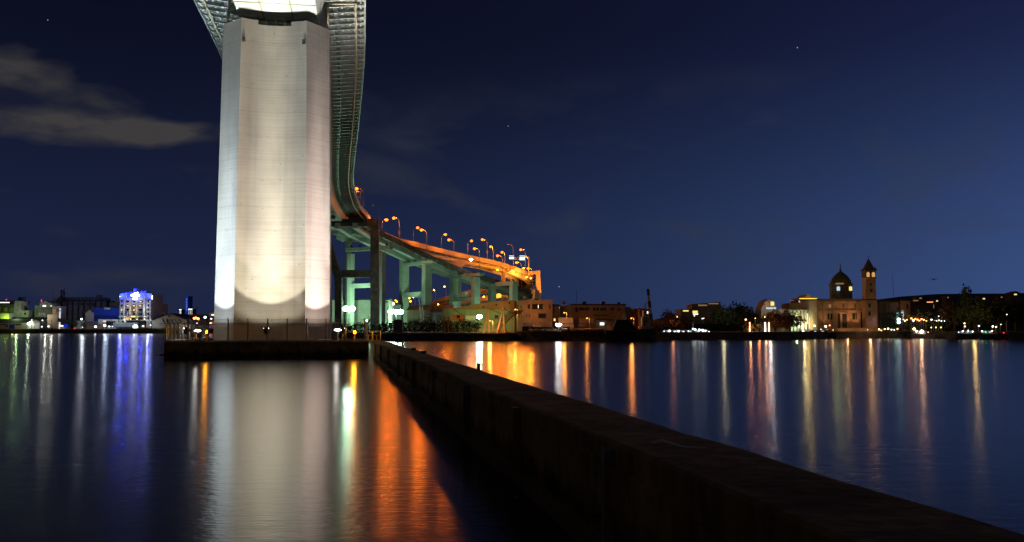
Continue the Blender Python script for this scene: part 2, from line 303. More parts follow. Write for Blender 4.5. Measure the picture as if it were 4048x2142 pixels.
# ------------------------------------------------------------------ mesh builder
class MB:
    def __init__(s): s.v = []; s.f = []
    def add(s, vs, fs):
        n = len(s.v); s.v += [Vector(a) for a in vs]; s.f += [tuple(i+n for i in f) for f in fs]; return s
    def hexa(s, p):  # 8 points: bottom 0-3, top 4-7
        return s.add(p, [(0, 3, 2, 1), (4, 5, 6, 7), (0, 1, 5, 4), (1, 2, 6, 5), (2, 3, 7, 6), (3, 0, 4, 7)])
    def box(s, x0, x1, y0, y1, z0, z1):
        return s.hexa([(x0, y0, z0), (x1, y0, z0), (x1, y1, z0), (x0, y1, z0), (x0, y0, z1), (x1, y0, z1), (x1, y1, z1), (x0, y1, z1)])
    def bar(s, a, b, w, h, up=(0, 0, 1)):
        a = Vector(a); b = Vector(b); d = (b-a).normalized(); up = Vector(up)
        if abs(d.dot(up)) > .98: up = Vector((1, 0, 0))
        r = d.cross(up).normalized()*w/2; u = r.cross(d).normalized()*h/2
        return s.hexa([a-r-u, a+r-u, b+r-u, b-r-u, a-r+u, a+r+u, b+r+u, b-r+u])
    def tube(s, pts, r, n=8, r2=None, cap=True):
        pts = [Vector(p) for p in pts]; k = len(pts); vs = []
        for i, p in enumerate(pts):
            d = (pts[min(i+1, k-1)]-pts[max(i-1, 0)]).normalized()
            up = Vector((0, 0, 1)) if abs(d.z) < .95 else Vector((1, 0, 0))
            a = d.cross(up).normalized(); c = a.cross(d).normalized()
            rr = r if r2 is None else r+(r2-r)*i/(k-1)
            if isinstance(r, (list, tuple)): rr = r[i]
            for j in range(n):
                t = 2*math.pi*j/n; vs.append(p+a*math.cos(t)*rr+c*math.sin(t)*rr)
        fs = [(i*n+j, i*n+(j+1) % n, (i+1)*n+(j+1) % n, (i+1)*n+j) for i in range(k-1) for j in range(n)]
        if cap: fs += [tuple(range(n))[::-1], tuple(range((k-1)*n, k*n))]
        return s.add(vs, fs)
    def lathe(s, c, prof, n=16, sq=False):  # prof: (r,z)
        c = Vector(c); vs = []; off = math.pi/n if sq else 0
        for r, z in prof:
            for j in range(n):
                t = 2*math.pi*j/n+off; vs.append(c+Vector((math.cos(t)*r, math.sin(t)*r, z)))
        k = len(prof)
        fs = [(i*n+j, i*n+(j+1) % n, (i+1)*n+(j+1) % n, (i+1)*n+j) for i in range(k-1) for j in range(n)]
        fs += [tuple(range(n))[::-1], tuple(range((k-1)*n, k*n))]
        return s.add(vs, fs)
    def ball(s, c, r, n=8, m=5, sc=(1, 1, 1)):
        prof = [(max(.001, math.sin(math.pi*i/m))*r, -math.cos(math.pi*i/m)*r) for i in range(m+1)]
        c = Vector(c); b = MB(); b.lathe((0, 0, 0), prof, n)
        return s.add([Vector((p.x*sc[0], p.y*sc[1], p.z*sc[2]))+c for p in b.v], b.f)
    def prism(s, poly, z0, z1):
        n = len(poly); vs = [(x, y, z0) for x, y in poly]+[(x, y, z1) for x, y in poly]
        return s.add(vs, [tuple(range(n))[::-1], tuple(range(n, 2*n))]+[(i, (i+1) % n, n+(i+1) % n, n+i) for i in range(n)])
    def yprism(s, poly, y0, y1):  # poly in x,z
        n = len(poly); vs = [(x, y0, z) for x, z in poly]+[(x, y1, z) for x, z in poly]
        return s.add(vs, [tuple(range(n)), tuple(range(n, 2*n))[::-1]]+[((i+1) % n, i, n+i, n+(i+1) % n) for i in range(n)])
    def leaves(s, c, rad, n, size, seed=0):
        rr = random.Random(seed); c = Vector(c)
        for _ in range(n):
            while True:
                p = Vector((rr.uniform(-1, 1), rr.uniform(-1, 1), rr.uniform(-1, 1)))
                if p.length < 1: break
            if rr.random() < .6 and p.length > .01: p = p.normalized()*(.6+.4*rr.random())
            pp = Vector((p.x*rad[0], p.y*rad[1], p.z*rad[2])); k = 1+.35*noise.noise(pp*.8/max(.1, min(rad))*1.6+c*.1)*1.5
            pp = pp*k+c
            a = Vector((rr.gauss(0, 1), rr.gauss(0, 1), rr.gauss(0, 1))).normalized()*size*rr.uniform(.5, 1.2)
            d = a.cross(Vector((rr.gauss(0, 1), rr.gauss(0, 1), rr.gauss(0, 1)))).normalized()*size*.5
            s.add([pp-a, pp+d, pp+a, pp-d], [(0, 1, 2, 3)])
        return s
    def build(s, name, material, parent=None, label=None, origin=None, smooth=False):
        o0 = ORG[parent.name] if parent else (Vector(origin) if origin else None)
        if o0 is None:
            if s.v: o0 = Vector(((min(v.x for v in s.v)+max(v.x for v in s.v))/2, (min(v.y for v in s.v)+max(v.y for v in s.v))/2, min(v.z for v in s.v)))
            else: o0 = Vector((0, 0, 0))
        me = bpy.data.meshes.new(name); me.from_pydata([v-o0 for v in s.v], [], s.f); me.update()
        me.materials.append(material); o = bpy.data.objects.new(name, me); COL.objects.link(o)
        if smooth:
            for p in me.polygons: p.use_smooth = True
        if parent: o.parent = parent
        else: o.location = o0
        ORG[o.name] = o0
        if label: o['label'] = label
        return o
ORG = {}
def thing(name, label, cat, loc, group=None):
    o = bpy.data.objects.new(name, None); COL.objects.link(o); o.location = loc; o.empty_display_size = .5; ORG[o.name] = Vector(loc)
    o['label'] = label; o['category'] = cat
    if group: o['group'] = group
    return o
def tag(o, label, cat, group=None):
    o['label'] = label; o['category'] = cat
    if group: o['group'] = group
    return o
def struct(o): o['kind'] = 'structure'; return o
def text(s_, loc, size, material, parent, name='lettering', rot=(R(90), 0, 0), depth=.05, align='CENTER'):
    c = bpy.data.curves.new('t', 'FONT'); c.body = s_; c.size = size; c.extrude = depth; c.align_x = align; c.align_y = 'CENTER'
    t = bpy.data.objects.new('t', c); COL.objects.link(t)
    dg = bpy.context.evaluated_depsgraph_get(); dg.update()
    me = bpy.data.meshes.new_from_object(t.evaluated_get(dg)); bpy.data.objects.remove(t)
    me.materials.clear(); me.materials.append(material)
    o = bpy.data.objects.new(name, me); COL.objects.link(o); o.rotation_euler = rot; o.location = Vector(loc)-ORG[parent.name]; o.parent = parent; ORG[o.name] = Vector(loc)
    return o
ORD = 'first second third fourth fifth sixth seventh eighth ninth tenth eleventh twelfth thirteenth fourteenth fifteenth sixteenth'.split()
FLP = [(8.0, .32, .13, 66, 39, .34), (11.5, .6, .045, 64, 42, .30), (11.0, .6, .045, 64, 42, .30)]  # pier floodlights: wall level, side share, top share, aim, half cone, spill
# ================================================================== WATER AND LAND
WL = -0.7
struct(MB().add([(-1500, -60, WL), (1500, -60, WL), (1500, 3000, WL), (-1500, 3000, WL)], [(0, 1, 2, 3)]).build('water', M['water'], origin=(0, 0, 0)))
def land(name, poly, z, m, label=None):
    mb = MB(); n = len(poly); vs = [(x, y, -2.5) for x, y in poly]+[(x, y, z) for x, y in poly]
    mb.add(vs, [tuple(range(n, 2*n))]+[(i, (i+1) % n, n+(i+1) % n, n+i) for i in range(n)])
    return struct(mb.build(name, m, origin=(poly[0][0], poly[0][1], 0)))
land('ground', [(-700, 500), (-85, 500), (-85, 900), (300, 1400), (-700, 1400)], 1.1, M['earth'])
land('quay', [(-64, 246), (42, 246), (42, 262), (60, 266), (78, 274), (110, 300), (128, 304), (138, 268), (260, 262), (700, 700), (300, 1400), (-85, 901), (-84, 300)], 1.4, M['conc_dark'])
struct(MB().box(-700, -85, 499.2, 500.1, 1.0, 1.75).build('bank_kerb', M['conc_dark']))

# ================================================================== BRIDGE PIER ON ITS ISLAND
TH = R(8.6); U = Vector((math.cos(TH), math.sin(TH), 0)); V = Vector((-math.sin(TH), math.cos(TH), 0))
ISL = W(645, 1353, 105.5); ISL.z = 0
def I(u, v, z): return ISL+U*u+V*v+Vector((0, 0, z))
ZI = 1.2; WI = 22.8; DI = 32
isl = thing('pier_island', 'dark concrete island in the water carrying the tall bridge pier', 'island', I(WI/2, DI/2, 0))
ch = .5
pl = [(ch, 0), (WI-ch, 0), (WI, ch), (WI, DI), (0, DI), (0, ch)]
mb = MB(); n = 6; mb.add([I(a, b_, -2.5) for a, b_ in pl]+[I(a, b_, ZI) for a, b_ in pl], [tuple(range(n))[::-1], tuple(range(n, 2*n))]+[(i, (i+1) % n, n+(i+1) % n, n+i) for i in range(n)])
mb.build('base', M['breakwater'], isl)
for k in range(10): MB().hexa([I(1.2+k*2.28+a, b_, z) for z in (-.55, .35) for a, b_ in ((0, -.08), (.22, -.08), (.22, .02), (0, .02))]).build('fender_strip', M['rubber'], isl)
mb = MB().hexa([I(a, b_, z) for z in (-.35, -.12) for a, b_ in ((-.55, .8), (.02, .8), (.02, 1.3), (-.55, 1.3))]); mb.build('mooring_bracket', M['rust'], isl)
mb = MB()
for a, b_, c, d in ((.1, .1, WI-.1, .3), (.1, .3, .3, DI-.3), (WI-.3, .3, WI-.1, DI-.3)):
    mb.hexa([I(x, y, z) for z in (ZI-.02, ZI+.11) for x, y in ((a, b_), (c, b_), (c, d), (a, d))])
mb.build('kerb', M['conc'], isl)
mb = MB(); rr = random.Random(5)
for i in range(26):
    c = I(rr.uniform(.5, WI-.5), rr.choice([.35, .5, .8, 2]), ZI+.05); mb.leaves(c, (.35, .2, .12), 14, .09, i)
tag(mb.build('weeds', M['leaf'], None), 'tufts of weed growing along the island kerb', 'weeds')['kind'] = 'stuff'

# pier shaft
pc = WZ(1082, 1344, ZI); pu = (pc-ISL).dot(U); pv = 11.5
ZT = 42.0
def half(z): t = (z-ZI)/(ZT-ZI); return 4.42-.34*t, 7.35-.52*t     # front half width, full half width
def ring(z, cav=1.15, nseg=44):
    a, b_ = half(z); pts = []
    for i in range(nseg+1):
        x = -a+2*a*i/nseg; pts.append((x, cav*(1-(x/a)**2)**.9 if abs(x) < a else 0))
    pts += [(b_, 3.4), (b_, 9.0), (a, 12.4), (-a, 12.4), (-b_, 9.0), (-b_, 3.4)]
    return [I(pu+x, pv+y, z) for x, y in pts]
NR = len(ring(0)); mb = MB(); zs = [ZI-.3+(ZT-ZI+.3)*k/14 for k in range(15)]
vs = []
for z in zs: vs += ring(z)
fs = [(i*NR+j, i*NR+(j+1) % NR, (i+1)*NR+(j+1) % NR, (i+1)*NR+j) for i in range(14) for j in range(NR)]
fs.append(tuple(range(14*NR, 15*NR)))
pier = thing('bridge_pier', 'huge pale floodlit concrete pier with a hollowed front face', 'pier', I(pu, pv+5, ZI))
mb.add(vs, fs).build('shaft', M['pier'], pier)
# raised shoulders left and right of the notch on the top edge
for sgn in (-1, 1):
    a, b_ = half(ZT); p = []
    xs = [sgn*2.1, sgn*2.9, sgn*3.6, sgn*a]
    front = [(x, 1.15*(1-(abs(x)/a)**2)**.9 if abs(x) < a else 0) for x in xs]+[(sgn*b_, 3.4), (sgn*b_, 9.0), (sgn*a, 12.4), (sgn*2.1, 12.4)]
    if sgn < 0: front = front[::-1]
    k = len(front); mb = MB().add([I(pu+x, pv+y, ZT) for x, y in front]+[I(pu+x, pv+y, ZT+.55) for x, y in front], [tuple(range(k, 2*k))]+[(i, (i+1) % k, k+(i+1) % k, k+i) for i in range(k)])
    mb.build('shoulder', M['pier'], pier)
    x = sgn*3.75; mb = MB()
    for (u0, u1, v0, v1, z0, z1) in ((x-.18, x+.18, -.18, .02, ZT-2.5, ZT-1.95), (x-.22, x+.22, -.22, -.05, ZT-2.56, ZT-2.5)):
        mb.hexa([I(pu+a_, pv+.2+c_, z) for z in (z0, z1) for a_, c_ in ((u0, v0), (u1, v0), (u1, v1), (u0, v1))])
    mb.build('inspection_light', M['conc_dark'], pier)
for sgn in (-1, 1):
    mb = MB(); mb.hexa([I(pu+sgn*2.2+a_, pv+c_, z) for z in (ZT, ZT+1.7) for a_, c_ in ((-1.0, 4), (1.0, 4), (1.0, 6.5), (-1.0, 6.5))])
    mb.lathe(I(pu+sgn*2.2, pv+5.2, 0), [(1.1, ZT+.9), (1.1, ZT+1.1)], 14)
    mb.build('bearing', M['steel_dark'], pier)
# railing round the pier head
path = [(-6.6, 9), (-6.6, 3.9), (-3.9, .5), (-2.4, 1.0), (-2.4, 1.5), (2.4, 1.5), (2.4, 1.0), (3.9, .5), (6.6, 3.9), (6.6, 9)]
mb = MB()
for i, (a, b_) in enumerate(zip(path, path[1:])):
    lo = ZT if 3 <= i <= 5 else ZT+.5
    L_ = math.dist(a, b_); k = max(1, round(L_/1.3))
    for h in (.5, 1.1): mb.tube([I(pu+a[0], pv+a[1], lo+h), I(pu+b_[0], pv+b_[1], lo+h)], .03, 5)
    for j in range(k+1):
        t = j/k; x = a[0]+(b_[0]-a[0])*t; y = a[1]+(b_[1]-a[1])*t; mb.tube([I(pu+x, pv+y, lo-.05), I(pu+x, pv+y, lo+1.1)], .03, 5)
mb.build('railing', M['galv'], pier)

# fences: front, left, right
def fence(name, label, a, b_, back, nspan):
    f = thing(name, label, 'fence', a, 'fence runs round the pier island')
    a = Vector(a); b_ = Vector(b_); d = (b_-a); back = Vector(back)
    for k in range(nspan+1):
        p = a+d*k/nspan; mb = MB(); mb.tube([p, p+Vector((0, 0, 2.0))], .085, 6); mb.tube([p+Vector((0, 0, 1.98)), p+Vector((0, 0, 2.6))-back*.42], .08, 6)
        mb.build('post', M['galv'], f)
    mb = MB()
    for h, bk in ((.08, 0), (1.98, 0)): mb.tube([a+Vector((0, 0, h)), b_+Vector((0, 0, h))], .06, 6)
    mb.build('rail', M['galv'], f)
    for h in (2.15, 2.33, 2.5):
        off = -back*.42*(h-1.98)/.57; mb = MB(); mb.tube([a+Vector((0, 0, h))+off, b_+Vector((0, 0, h))+off], .016, 4)
        nb = int(d.length/.35)
        for k in range(nb):
            p = a+d*(k+.5)/nb+Vector((0, 0, h))+off; mb.tube([p-Vector((.02, 0, .035)), p+Vector((.02, 0, .035))], .006, 3)
        mb.build('barbed_wire', M['galv'], f)
    mb = MB().add([a+Vector((0, 0, .1)), b_+Vector((0, 0, .1)), b_+Vector((0, 0, 1.97)), a+Vector((0, 0, 1.97))], [(0, 1, 2, 3)]); mb.build('wire_mesh', M['link'], f)
zf = ZI+.1
fence('chain_link_fence', 'long chain link fence with barbed wire along the front of the island', I(.45, .2, zf), I(WI-.45, .2, zf), V, 10)
fence('chain_link_fence', 'chain link fence with outward bent posts down the left side of the island', I(.2, .5, zf), I(.2, 28, zf), U, 12)
fence('chain_link_fence', 'short warm lit chain link fence on the right side of the island', I(WI-.2, .5, zf), I(WI-.2, 16, zf), -U, 7)

# flood lamps of the island
def flood_lamp(u, v, target, label):
    p = I(u, v, ZI); t = thing('floodlight', label, 'floodlight', p, 'floodlights aimed up at the pier')
    MB().lathe(p, [(.28, 0), (.28, .06), (.06, .08), (.06, .85)], 8).build('stand', M['galv'], t)
    d = (Vector(target)-p).normalized(); mb = MB()
    mb.tube([p+Vector((-.34, 0, 1.25)), p+Vector((-.34, 0, .95)), p+Vector((-.15, 0, .82)), p+Vector((.15, 0, .82)), p+Vector((.34, 0, .95)), p+Vector((.34, 0, 1.25))], .035, 6); mb.build('yoke', M['galv'], t)
    c = p+Vector((0, 0, 1.15)); mb = MB(); mb.tube([c-d*.35, c-d*.1, c+d*.25, c+d*.42], [.1, .28, .38, .4], 12); mb.build('housing', M['black'], t)
    for s_ in (-.28, .28): MB().ball(c+Vector((s_, -.05, .42)), .055, 6, 4).build('pilot_lamp', E['white'], t)
    return c+d*.6
def face(u_, v_, z): return I(pu+u_, pv+v_, z)
CC = (1, .90, .66); CL = (.76, .90, 1); CR = (1, .78, .70)
cfg = [((pu+.1, pv-4.6), face(0, 1.1, 12), CC, (0, 1.1), 'black twin lamp floodlight before the middle of the pier'),
       ((pu-9.6, pv-2.6), face(-5.8, 1.7, 12), CL, (-5.8, 1.7), 'black floodlight aimed at the bluish left face of the pier'),
       ((pu+9.2, pv-2.9), face(5.8, 1.7, 12), CR, (5.8, 1.7), 'black floodlight aimed at the pinkish right face of the pier')]
for i, ((u_, v_), tg, c_, fc, lb) in enumerate(cfg):
    c = flood_lamp(u_, v_, tg, lb)
    k = 1.0 if i == 0 else 1.05
    wall_washer(c, face(fc[0], fc[1], c.z), FLP[i], c_)
# lamps that light the girder over the pier
for u_ in (-3.2, 3.2): spot(I(pu+u_, pv-5.6, ZI+1.2), I(pu+u_*.9, pv-4.5, 44), 9000, 16, .9, (.86, 1, .97), .2)
for u_ in (-9.8, 9.8): spot(I(pu+u_, pv+1.5, ZI+1.2), I(pu+u_*1.02, pv+7, 46), 26000, 42, 1.0, (.93, 1, .9), .2)
# amber beacons
for (px, lb) in ((1402, 'amber warning beacon glowing at the right end of the island'), (817, 'amber warning beacon glowing left of the pier foot')):
    d = 110 if px > 1000 else 112
    p = WZ(px, 1290+3700*1.8/d, ZI); t = thing('warning_beacon', lb, 'beacon', p, 'amber beacons on the pier island')
    MB().lathe(p, [(.22, 0), (.14, .1), (.1, .2), (.1, .85), (.2, .9), (.2, .95)], 8).build('stand', M['rust'], t)
    MB().lathe(p, [(.14, .95), (.16, 1.1), (.12, 1.28), (.03, 1.33)], 10).build('lens', E['amber'], t)
    point(p+Vector((0, -.4, 1.4)), 330 if px > 1000 else 110, (1, .38, .02), .15)
# work lamps, cabinet and bollards
for (px, py, D, lb, c_) in ((1335, 1304, 114, 'bright white work lamp beside the right foot of the pier', (1, .9, .75)), (781, 1307, 118, 'white tube work lamp left of the pier above orange lights', (1, .95, .85))):
    p = W(px, py, D); b0 = Vector((p.x, p.y, ZI)); t = thing('work_lamp', lb, 'lamp', b0, 'work lamps on the pier island')
    mb = MB(); mb.tube([b0, Vector((p.x, p.y+.3, ZI+.02)), Vector((p.x, p.y+.3, p.z)), p], .04, 6); mb.build('stand', M['galv'], t)
    MB().ball(p, .28, 8, 5, (1.6, .8, .45)).build('lamp_glass', E['white'], t)
    point(p+Vector((0, -.5, .1)), 50, c_, .2)
p = WZ(1325, 1343.6, ZI)
t = thing('control_cabinet', 'tall narrow tan control cabinet against the right foot of the pier', 'cabinet', p)
MB().box(p.x-.45, p.x+.45, p.y, p.y+.5, ZI, ZI+2.3).build('case', M['wall_tan'], t); MB().box(p.x-.5, p.x+.5, p.y-.05, p.y+.55, ZI+2.3, ZI+2.36).build('cap', M['white_paint'], t)
MB().box(p.x-.38, p.x+.38, p.y-.03, p.y-.002, ZI+.1, ZI+2.2).build('door', M['wall_tan'], t)
for i, (px, D, lb) in enumerate(((1346, 108, 'small grey junction box on a post behind the right fence'), (762, 112, 'dark junction box behind the left end of the fence'), (788, 109, 'slim dark junction box just left of the pier foot'))):
    p = WZ(px, 1290+3700*1.8/D, ZI); t = thing('junction_box', lb, 'box', p, 'junction boxes on the island')
    MB().box(p.x-.06, p.x+.06, p.y-.06, p.y+.06, ZI, ZI+.5).build('post', M['steel_dark'], t); MB().box(p.x-.25, p.x+.25, p.y-.15, p.y+.15, ZI+.5, ZI+1.0).build('case', M['steel_dark'], t)
mb = MB(); p = I(pu+7.4, pv-2.5, ZI)
for k in range(9): mb.ball(p+Vector((rr.uniform(-1.2, 1.4), rr.uniform(-.5, .5), .1)), .12, 5, 3, (1.3, 1, .8))
tag(mb.build('rubble', M['white_paint']), 'scatter of pale stones at the right foot of the pier', 'stones')['kind'] = 'stuff'
# gates of the footbridge between island and breakwater
gx = WZ(1462, 1352, ZI)
t = thing('catwalk', 'small dark catwalk with two railing panels right of the island', 'walkway', gx)
a = WZ(1443, 1350, ZI); b_ = WZ(1512, 1350, ZI)
MB().box(a.x-.3, b_.x+.3, a.y, a.y+1.0, ZI-.02, ZI+.12).build('deck', M['steel_dark'], t)
for k in range(2):
    x0 = WZ(1441+33*k, 1350, ZI).x; x1 = WZ(1471+33*k, 1350, ZI).x; y = a.y+.1; mb = MB()
    mb.tube([(x0, y, ZI+.1), (x0, y, ZI+1.2), (x0+.08, y, ZI+1.28), (x1-.08, y, ZI+1.28), (x1, y, ZI+1.2), (x1, y, ZI+.1)], .05, 6)
    mb.tube([(x0, y, ZI+.78), (x1, y, ZI+.78)], .04, 6); mb.tube([((x0+x1)/2, y, ZI+.1), ((x0+x1)/2, y, ZI+.78)], .04, 6)
    mb.tube([(x0, y, ZI+.16), (x1, y, ZI+.16)], .04, 6); mb.build('railing_panel', M['galv'], t)
# ================================================================== BREAKWATER
ZB = 1.2
def BW(d, off): # d distance along view, off across from the water side face
    return Vector((3.57-.187*d+off, d, 0))
mb = MB(); nseg = 60; rows = []
rr = random.Random(8)
ds = [2+105*((k/nseg)**1.6) for k in range(nseg+1)]
prof = [(.62, -2.0), (.64, -.42), (.78, -.34), (.78, .60), (.79, .66), (.78, ZB-.05), (.83, ZB), (2.3, ZB+.02), (2.36, ZB-.05), (2.36, -2.0)]
for k, d in enumerate(ds):
    for j, (o_, z) in enumerate(prof):
        oo = o_; zz = z
        if 0 < j < 4: oo += .07*noise.noise(Vector((d*.5, j, 3)))*2; zz += .05*noise.noise(Vector((d*.7, j, 7)))
        if j in (4, 5): oo += .03*noise.noise(Vector((d*.5, j, 9)))
        if j in (5, 6, 7, 8): zz += .03*noise.noise(Vector((d*.4, j, 1)))
        rows.append(BW(d, oo)+Vector((0, 0, zz)))
P_ = len(prof)
mb.add(rows, [(k*P_+j, k*P_+j+1, (k+1)*P_+j+1, (k+1)*P_+j) for k in range(nseg) for j in range(P_-1)]+[tuple(range(P_))[::-1], tuple(range(nseg*P_, (nseg+1)*P_))])
bw = thing('breakwater', 'long low breakwater wall running from the near right into the distance', 'breakwater', BW(50, 1))
mb.build('wall', M['breakwater'], bw)
for k, d in enumerate((104, 90.5, 77, 64, 52, 41, 31, 22.5, 15)):
    mb = MB(); c = BW(d, 0); mb.hexa([c+Vector((a_, b2, z)) for z in (-1.2, ZB-.12) for a_, b2 in ((.66, -.3), (.9, -.3), (.9, .06), (.66, .06))]); mb.build('buttress', M['conc_dark'], bw)
for (d0, d1) in ((78, 58), (47, 37), (29, 26), (21, 12)):   # pieces of broken facing
    mb = MB(); n_ = 14; vs = []
    for i in range(n_+1):
        d = d0+(d1-d0)*i/n_; top = .80+.10*noise.noise(Vector((d*1.3, 1, 0)))*2; bot = -.05+.25*noise.noise(Vector((d*.9, 5, 0)))*2
        for o_, z in ((.69, bot), (.70, top), (.80, top+.03), (.80, bot-.03)): vs.append(BW(d, o_)+Vector((0, 0, z)))
    mb.add(vs, [(i*4+j, i*4+(j+1) % 4, i*4+4+(j+1) % 4, i*4+4+j) for i in range(n_) for j in range(4)]+[(0, 3, 2, 1), tuple(n_*4+j for j in range(4))]); mb.build('facing_slab', M['breakwater'], bw)
for i, (px, py, d, h, lb) in enumerate(((1586, 1371, 82, .45, 'black stub post farthest along the back edge of the breakwater'), (1632, 1385, 70, .2, 'low black stub on the back edge of the breakwater, second from the pier'), (1664, 1395, 62, .2, 'low black stub on the back edge of the breakwater, third from the pier'), (1857, 1450, 38, .33, 'leaning black stub post nearest the camera on the breakwater'))):
    c = BW(d, 2.2); mb = MB().tube([c+Vector((0, 0, ZB)), c+Vector((-.02, 0, ZB+h))], .07 if i in (0, 3) else .2, 8)
    tag(mb.build('mooring_post', M['black']), lb, 'post', 'stub posts on the breakwater')
c = BW(14.2, 1.2); mb = MB()
mb.tube([c+Vector((0, 0, ZB+.05)), c+Vector((.12, -.1, ZB+.1)), c+Vector((.4, -.25, ZB+.03)), c+Vector((.75, -.42, ZB+.02))], [.02, .02, .012, .006], 6)
tag(mb.build('driftwood', M['white_paint']), 'pale stick of driftwood lying on the breakwater top', 'driftwood')

# ================================================================== MAIN DECK
def spline(P, step=4.0):
    P = [Vector(p) for p in P]; out = []
    for i in range(len(P)-1):
        p0 = P[max(0, i-1)]; p1 = P[i]; p2 = P[i+1]; p3 = P[min(len(P)-1, i+2)]
        k = max(1, int((p2-p1).length/step))
        for j in range(k):
            t = j/k; out.append(.5*((2*p1)+(p2-p0)*t+(2*p0-5*p1+4*p2-p3)*t*t+(-p0+3*p1-3*p2+p3)*t**3))
    out.append(P[-1]); return out
def frames(C):
    Fm = []
    for i, c in enumerate(C):
        d = C[min(i+1, len(C)-1)]-C[max(0, i-1)]; d.z = 0; d.normalize(); Fm.append((c, Vector((d.y, -d.x, 0)), d))
    return Fm
def sweep(Fm, prof, closed=True):
    mb = MB(); n = len(prof); vs = []
    for c, r, d in Fm:
        for a, z in prof: vs.append(c+r*a+Vector((0, 0, z)))
    k = len(Fm); fs = [(i*n+j, i*n+(j+1) % n, (i+1)*n+(j+1) % n, (i+1)*n+j) for i in range(k-1) for j in range(n if closed else n-1)]
    fs += [tuple(range(n))[::-1], tuple(range((k-1)*n, k*n))]
    return mb.add(vs, fs)
HW = 11.3
redge = [(1443, -2, 47.2), (1438, 250, 46.7), (1416, 500, 45.0), (1400, 640, 43.2), (1397, 725, 41.2), (1409, 785, 39.3), (1428, 826, 38.2), (1444, 846, 37.7), (1462, 868, 37.0)]
rp = [WZ(*p) for p in redge]
Cn = []
for i, p in enumerate(rp):
    d = rp[min(i+1, len(rp)-1)]-rp[max(0, i-1)]; d.z = 0; d.normalize(); n_ = Vector((-d.y, d.x, 0)); c = p+n_*HW; Cn.append(c)
d0 = (Cn[1]-Cn[0]); d0.z = 0; d0.normalize()
pre = [Cn[0]-d0*110+Vector((6, 0, -2)), Cn[0]-d0*75+Vector((2.5, 0, -.8)), Cn[0]-d0*40+Vector((.6, 0, -.2)), Cn[0]-d0*20]
main_c = spline(pre+Cn, 4)
FR = frames(main_c)
deck = thing('bridge_deck', 'pale steel girder of the main bridge passing over the tall pier', 'bridge', FR[20][0])
sweep(FR, [(-HW, 0), (HW, 0), (HW, .35), (-HW, .35)]).build('slab', M['steel'], deck)
BX = 5.7
sweep(FR, [(-5.1, -3.3), (5.1, -3.3), (BX+.6, -.01), (-BX-.6, -.01)]).build('box_girder', M['steel'], deck)
for sg in (-1, 1):
    sweep(FR, [(sg*(HW-.02), -.5), (sg*(HW+.12), -.5), (sg*(HW+.12), 1.15), (sg*(HW-.1), 1.15)]).build('parapet', M['steel'], deck)
    sweep(FR, [(sg*(BX+1.3), -.75), (sg*(BX+1.9), -.75), (sg*(BX+1.9), -.7), (sg*(BX+1.3), -.7)]).build('service_walkway', M['steel_dark'], deck)
    sweep(FR, [(sg*(BX+1.75), -.85), (sg*(BX+1.9), -.85), (sg*(BX+1.9), -.76), (sg*(BX+1.75), -.76)]).build('walkway_edge', M['steel_dark'], deck)
    mb = MB()
    for k in range(4):
        a = BX+2.3+k*.85
        s_ = sweep(FR, [(sg*a, -.02), (sg*(a+.08), -.26), (sg*(a+.28), -.26), (sg*(a+.36), -.02)]); mb.add(s_.v, s_.f)
    mb.build('deck_trough', M['steel'], deck)
for a in (-1.9, 1.9): sweep(FR, [(a-.12, -3.34), (a+.12, -3.34), (a+.12, -3.301), (a-.12, -3.301)]).build('weld_seam', M['algae'], deck)
# arc-length sampling for brackets and pipes
cum = [0]
for a, b_ in zip(main_c, main_c[1:]): cum.append(cum[-1]+(b_-a).length)
def at(s_):
    s_ = max(0, min(cum[-1]-.01, s_)); i = max(j for j in range(len(cum)) if cum[j] <= s_); i = min(i, len(main_c)-2); t = (s_-cum[i])/(cum[i+1]-cum[i])
    c = main_c[i].lerp(main_c[i+1], t); r = FR[i][1].lerp(FR[i+1][1], t).normalized(); d = FR[i][2].lerp(FR[i+1][2], t).normalized(); return c, r, d
rest = MB(); s_ = 2.0; step = 2.45
def rib(mb, s_, sg):
    c, r, d = at(s_); w_ = d*.05; f_ = d*.16
    a0 = BX+.35; zz = Vector((0, 0, 1))
    p = [(a0, -.02), (HW-.15, -.02), (HW-.15, -.42), (a0-.1, -1.05)]
    vs = [c+r*sg*x+zz*z-w_ for x, z in p]+[c+r*sg*x+zz*z+w_ for x, z in p]; mb.add(vs, [(0, 1, 2, 3), (7, 6, 5, 4), (0, 4, 5, 1), (1, 5, 6, 2), (2, 6, 7, 3), (3, 7, 4, 0)])
    vs = [c+r*sg*x+zz*z+e for x, z in ((HW-.15, -.42), (a0-.1, -1.05)) for e in (-f_-zz*.06, f_-zz*.06, f_, -f_)]
    mb.add(vs, [(0, 1, 5, 4), (1, 2, 6, 5), (2, 3, 7, 6), (3, 0, 4, 7), (0, 3, 2, 1), (4, 5, 6, 7)])
while s_ < cum[-1]-.5:
    y = at(s_)[0].y
    for sg in (1, -1):
        if (sg == 1 and y > 119) or (sg == -1 and 118 < y < 160):
            mb = MB(); rib(mb, s_, sg); mb.build('bracket', M['steel'], deck)
        else: rib(rest, s_, sg)
    s_ += step
rest.build('bracket', M['steel'], deck)['kind'] = 'stuff'
mb = MB(); s_ = 1.0
while s_ < cum[-1]-.5:      # frames inside the troughs and stiffeners on the girder web
    c, r, d = at(s_)
    for sg in (1, -1): mb.bar(c+r*sg*(5.45)+Vector((0, 0, -3.0)), c+r*sg*(6.35)+Vector((0, 0, -.3)), .04, .25, d)
    s_ += step
mb.build('web_stiffener', M['steel'], deck)
s_ = 3.0
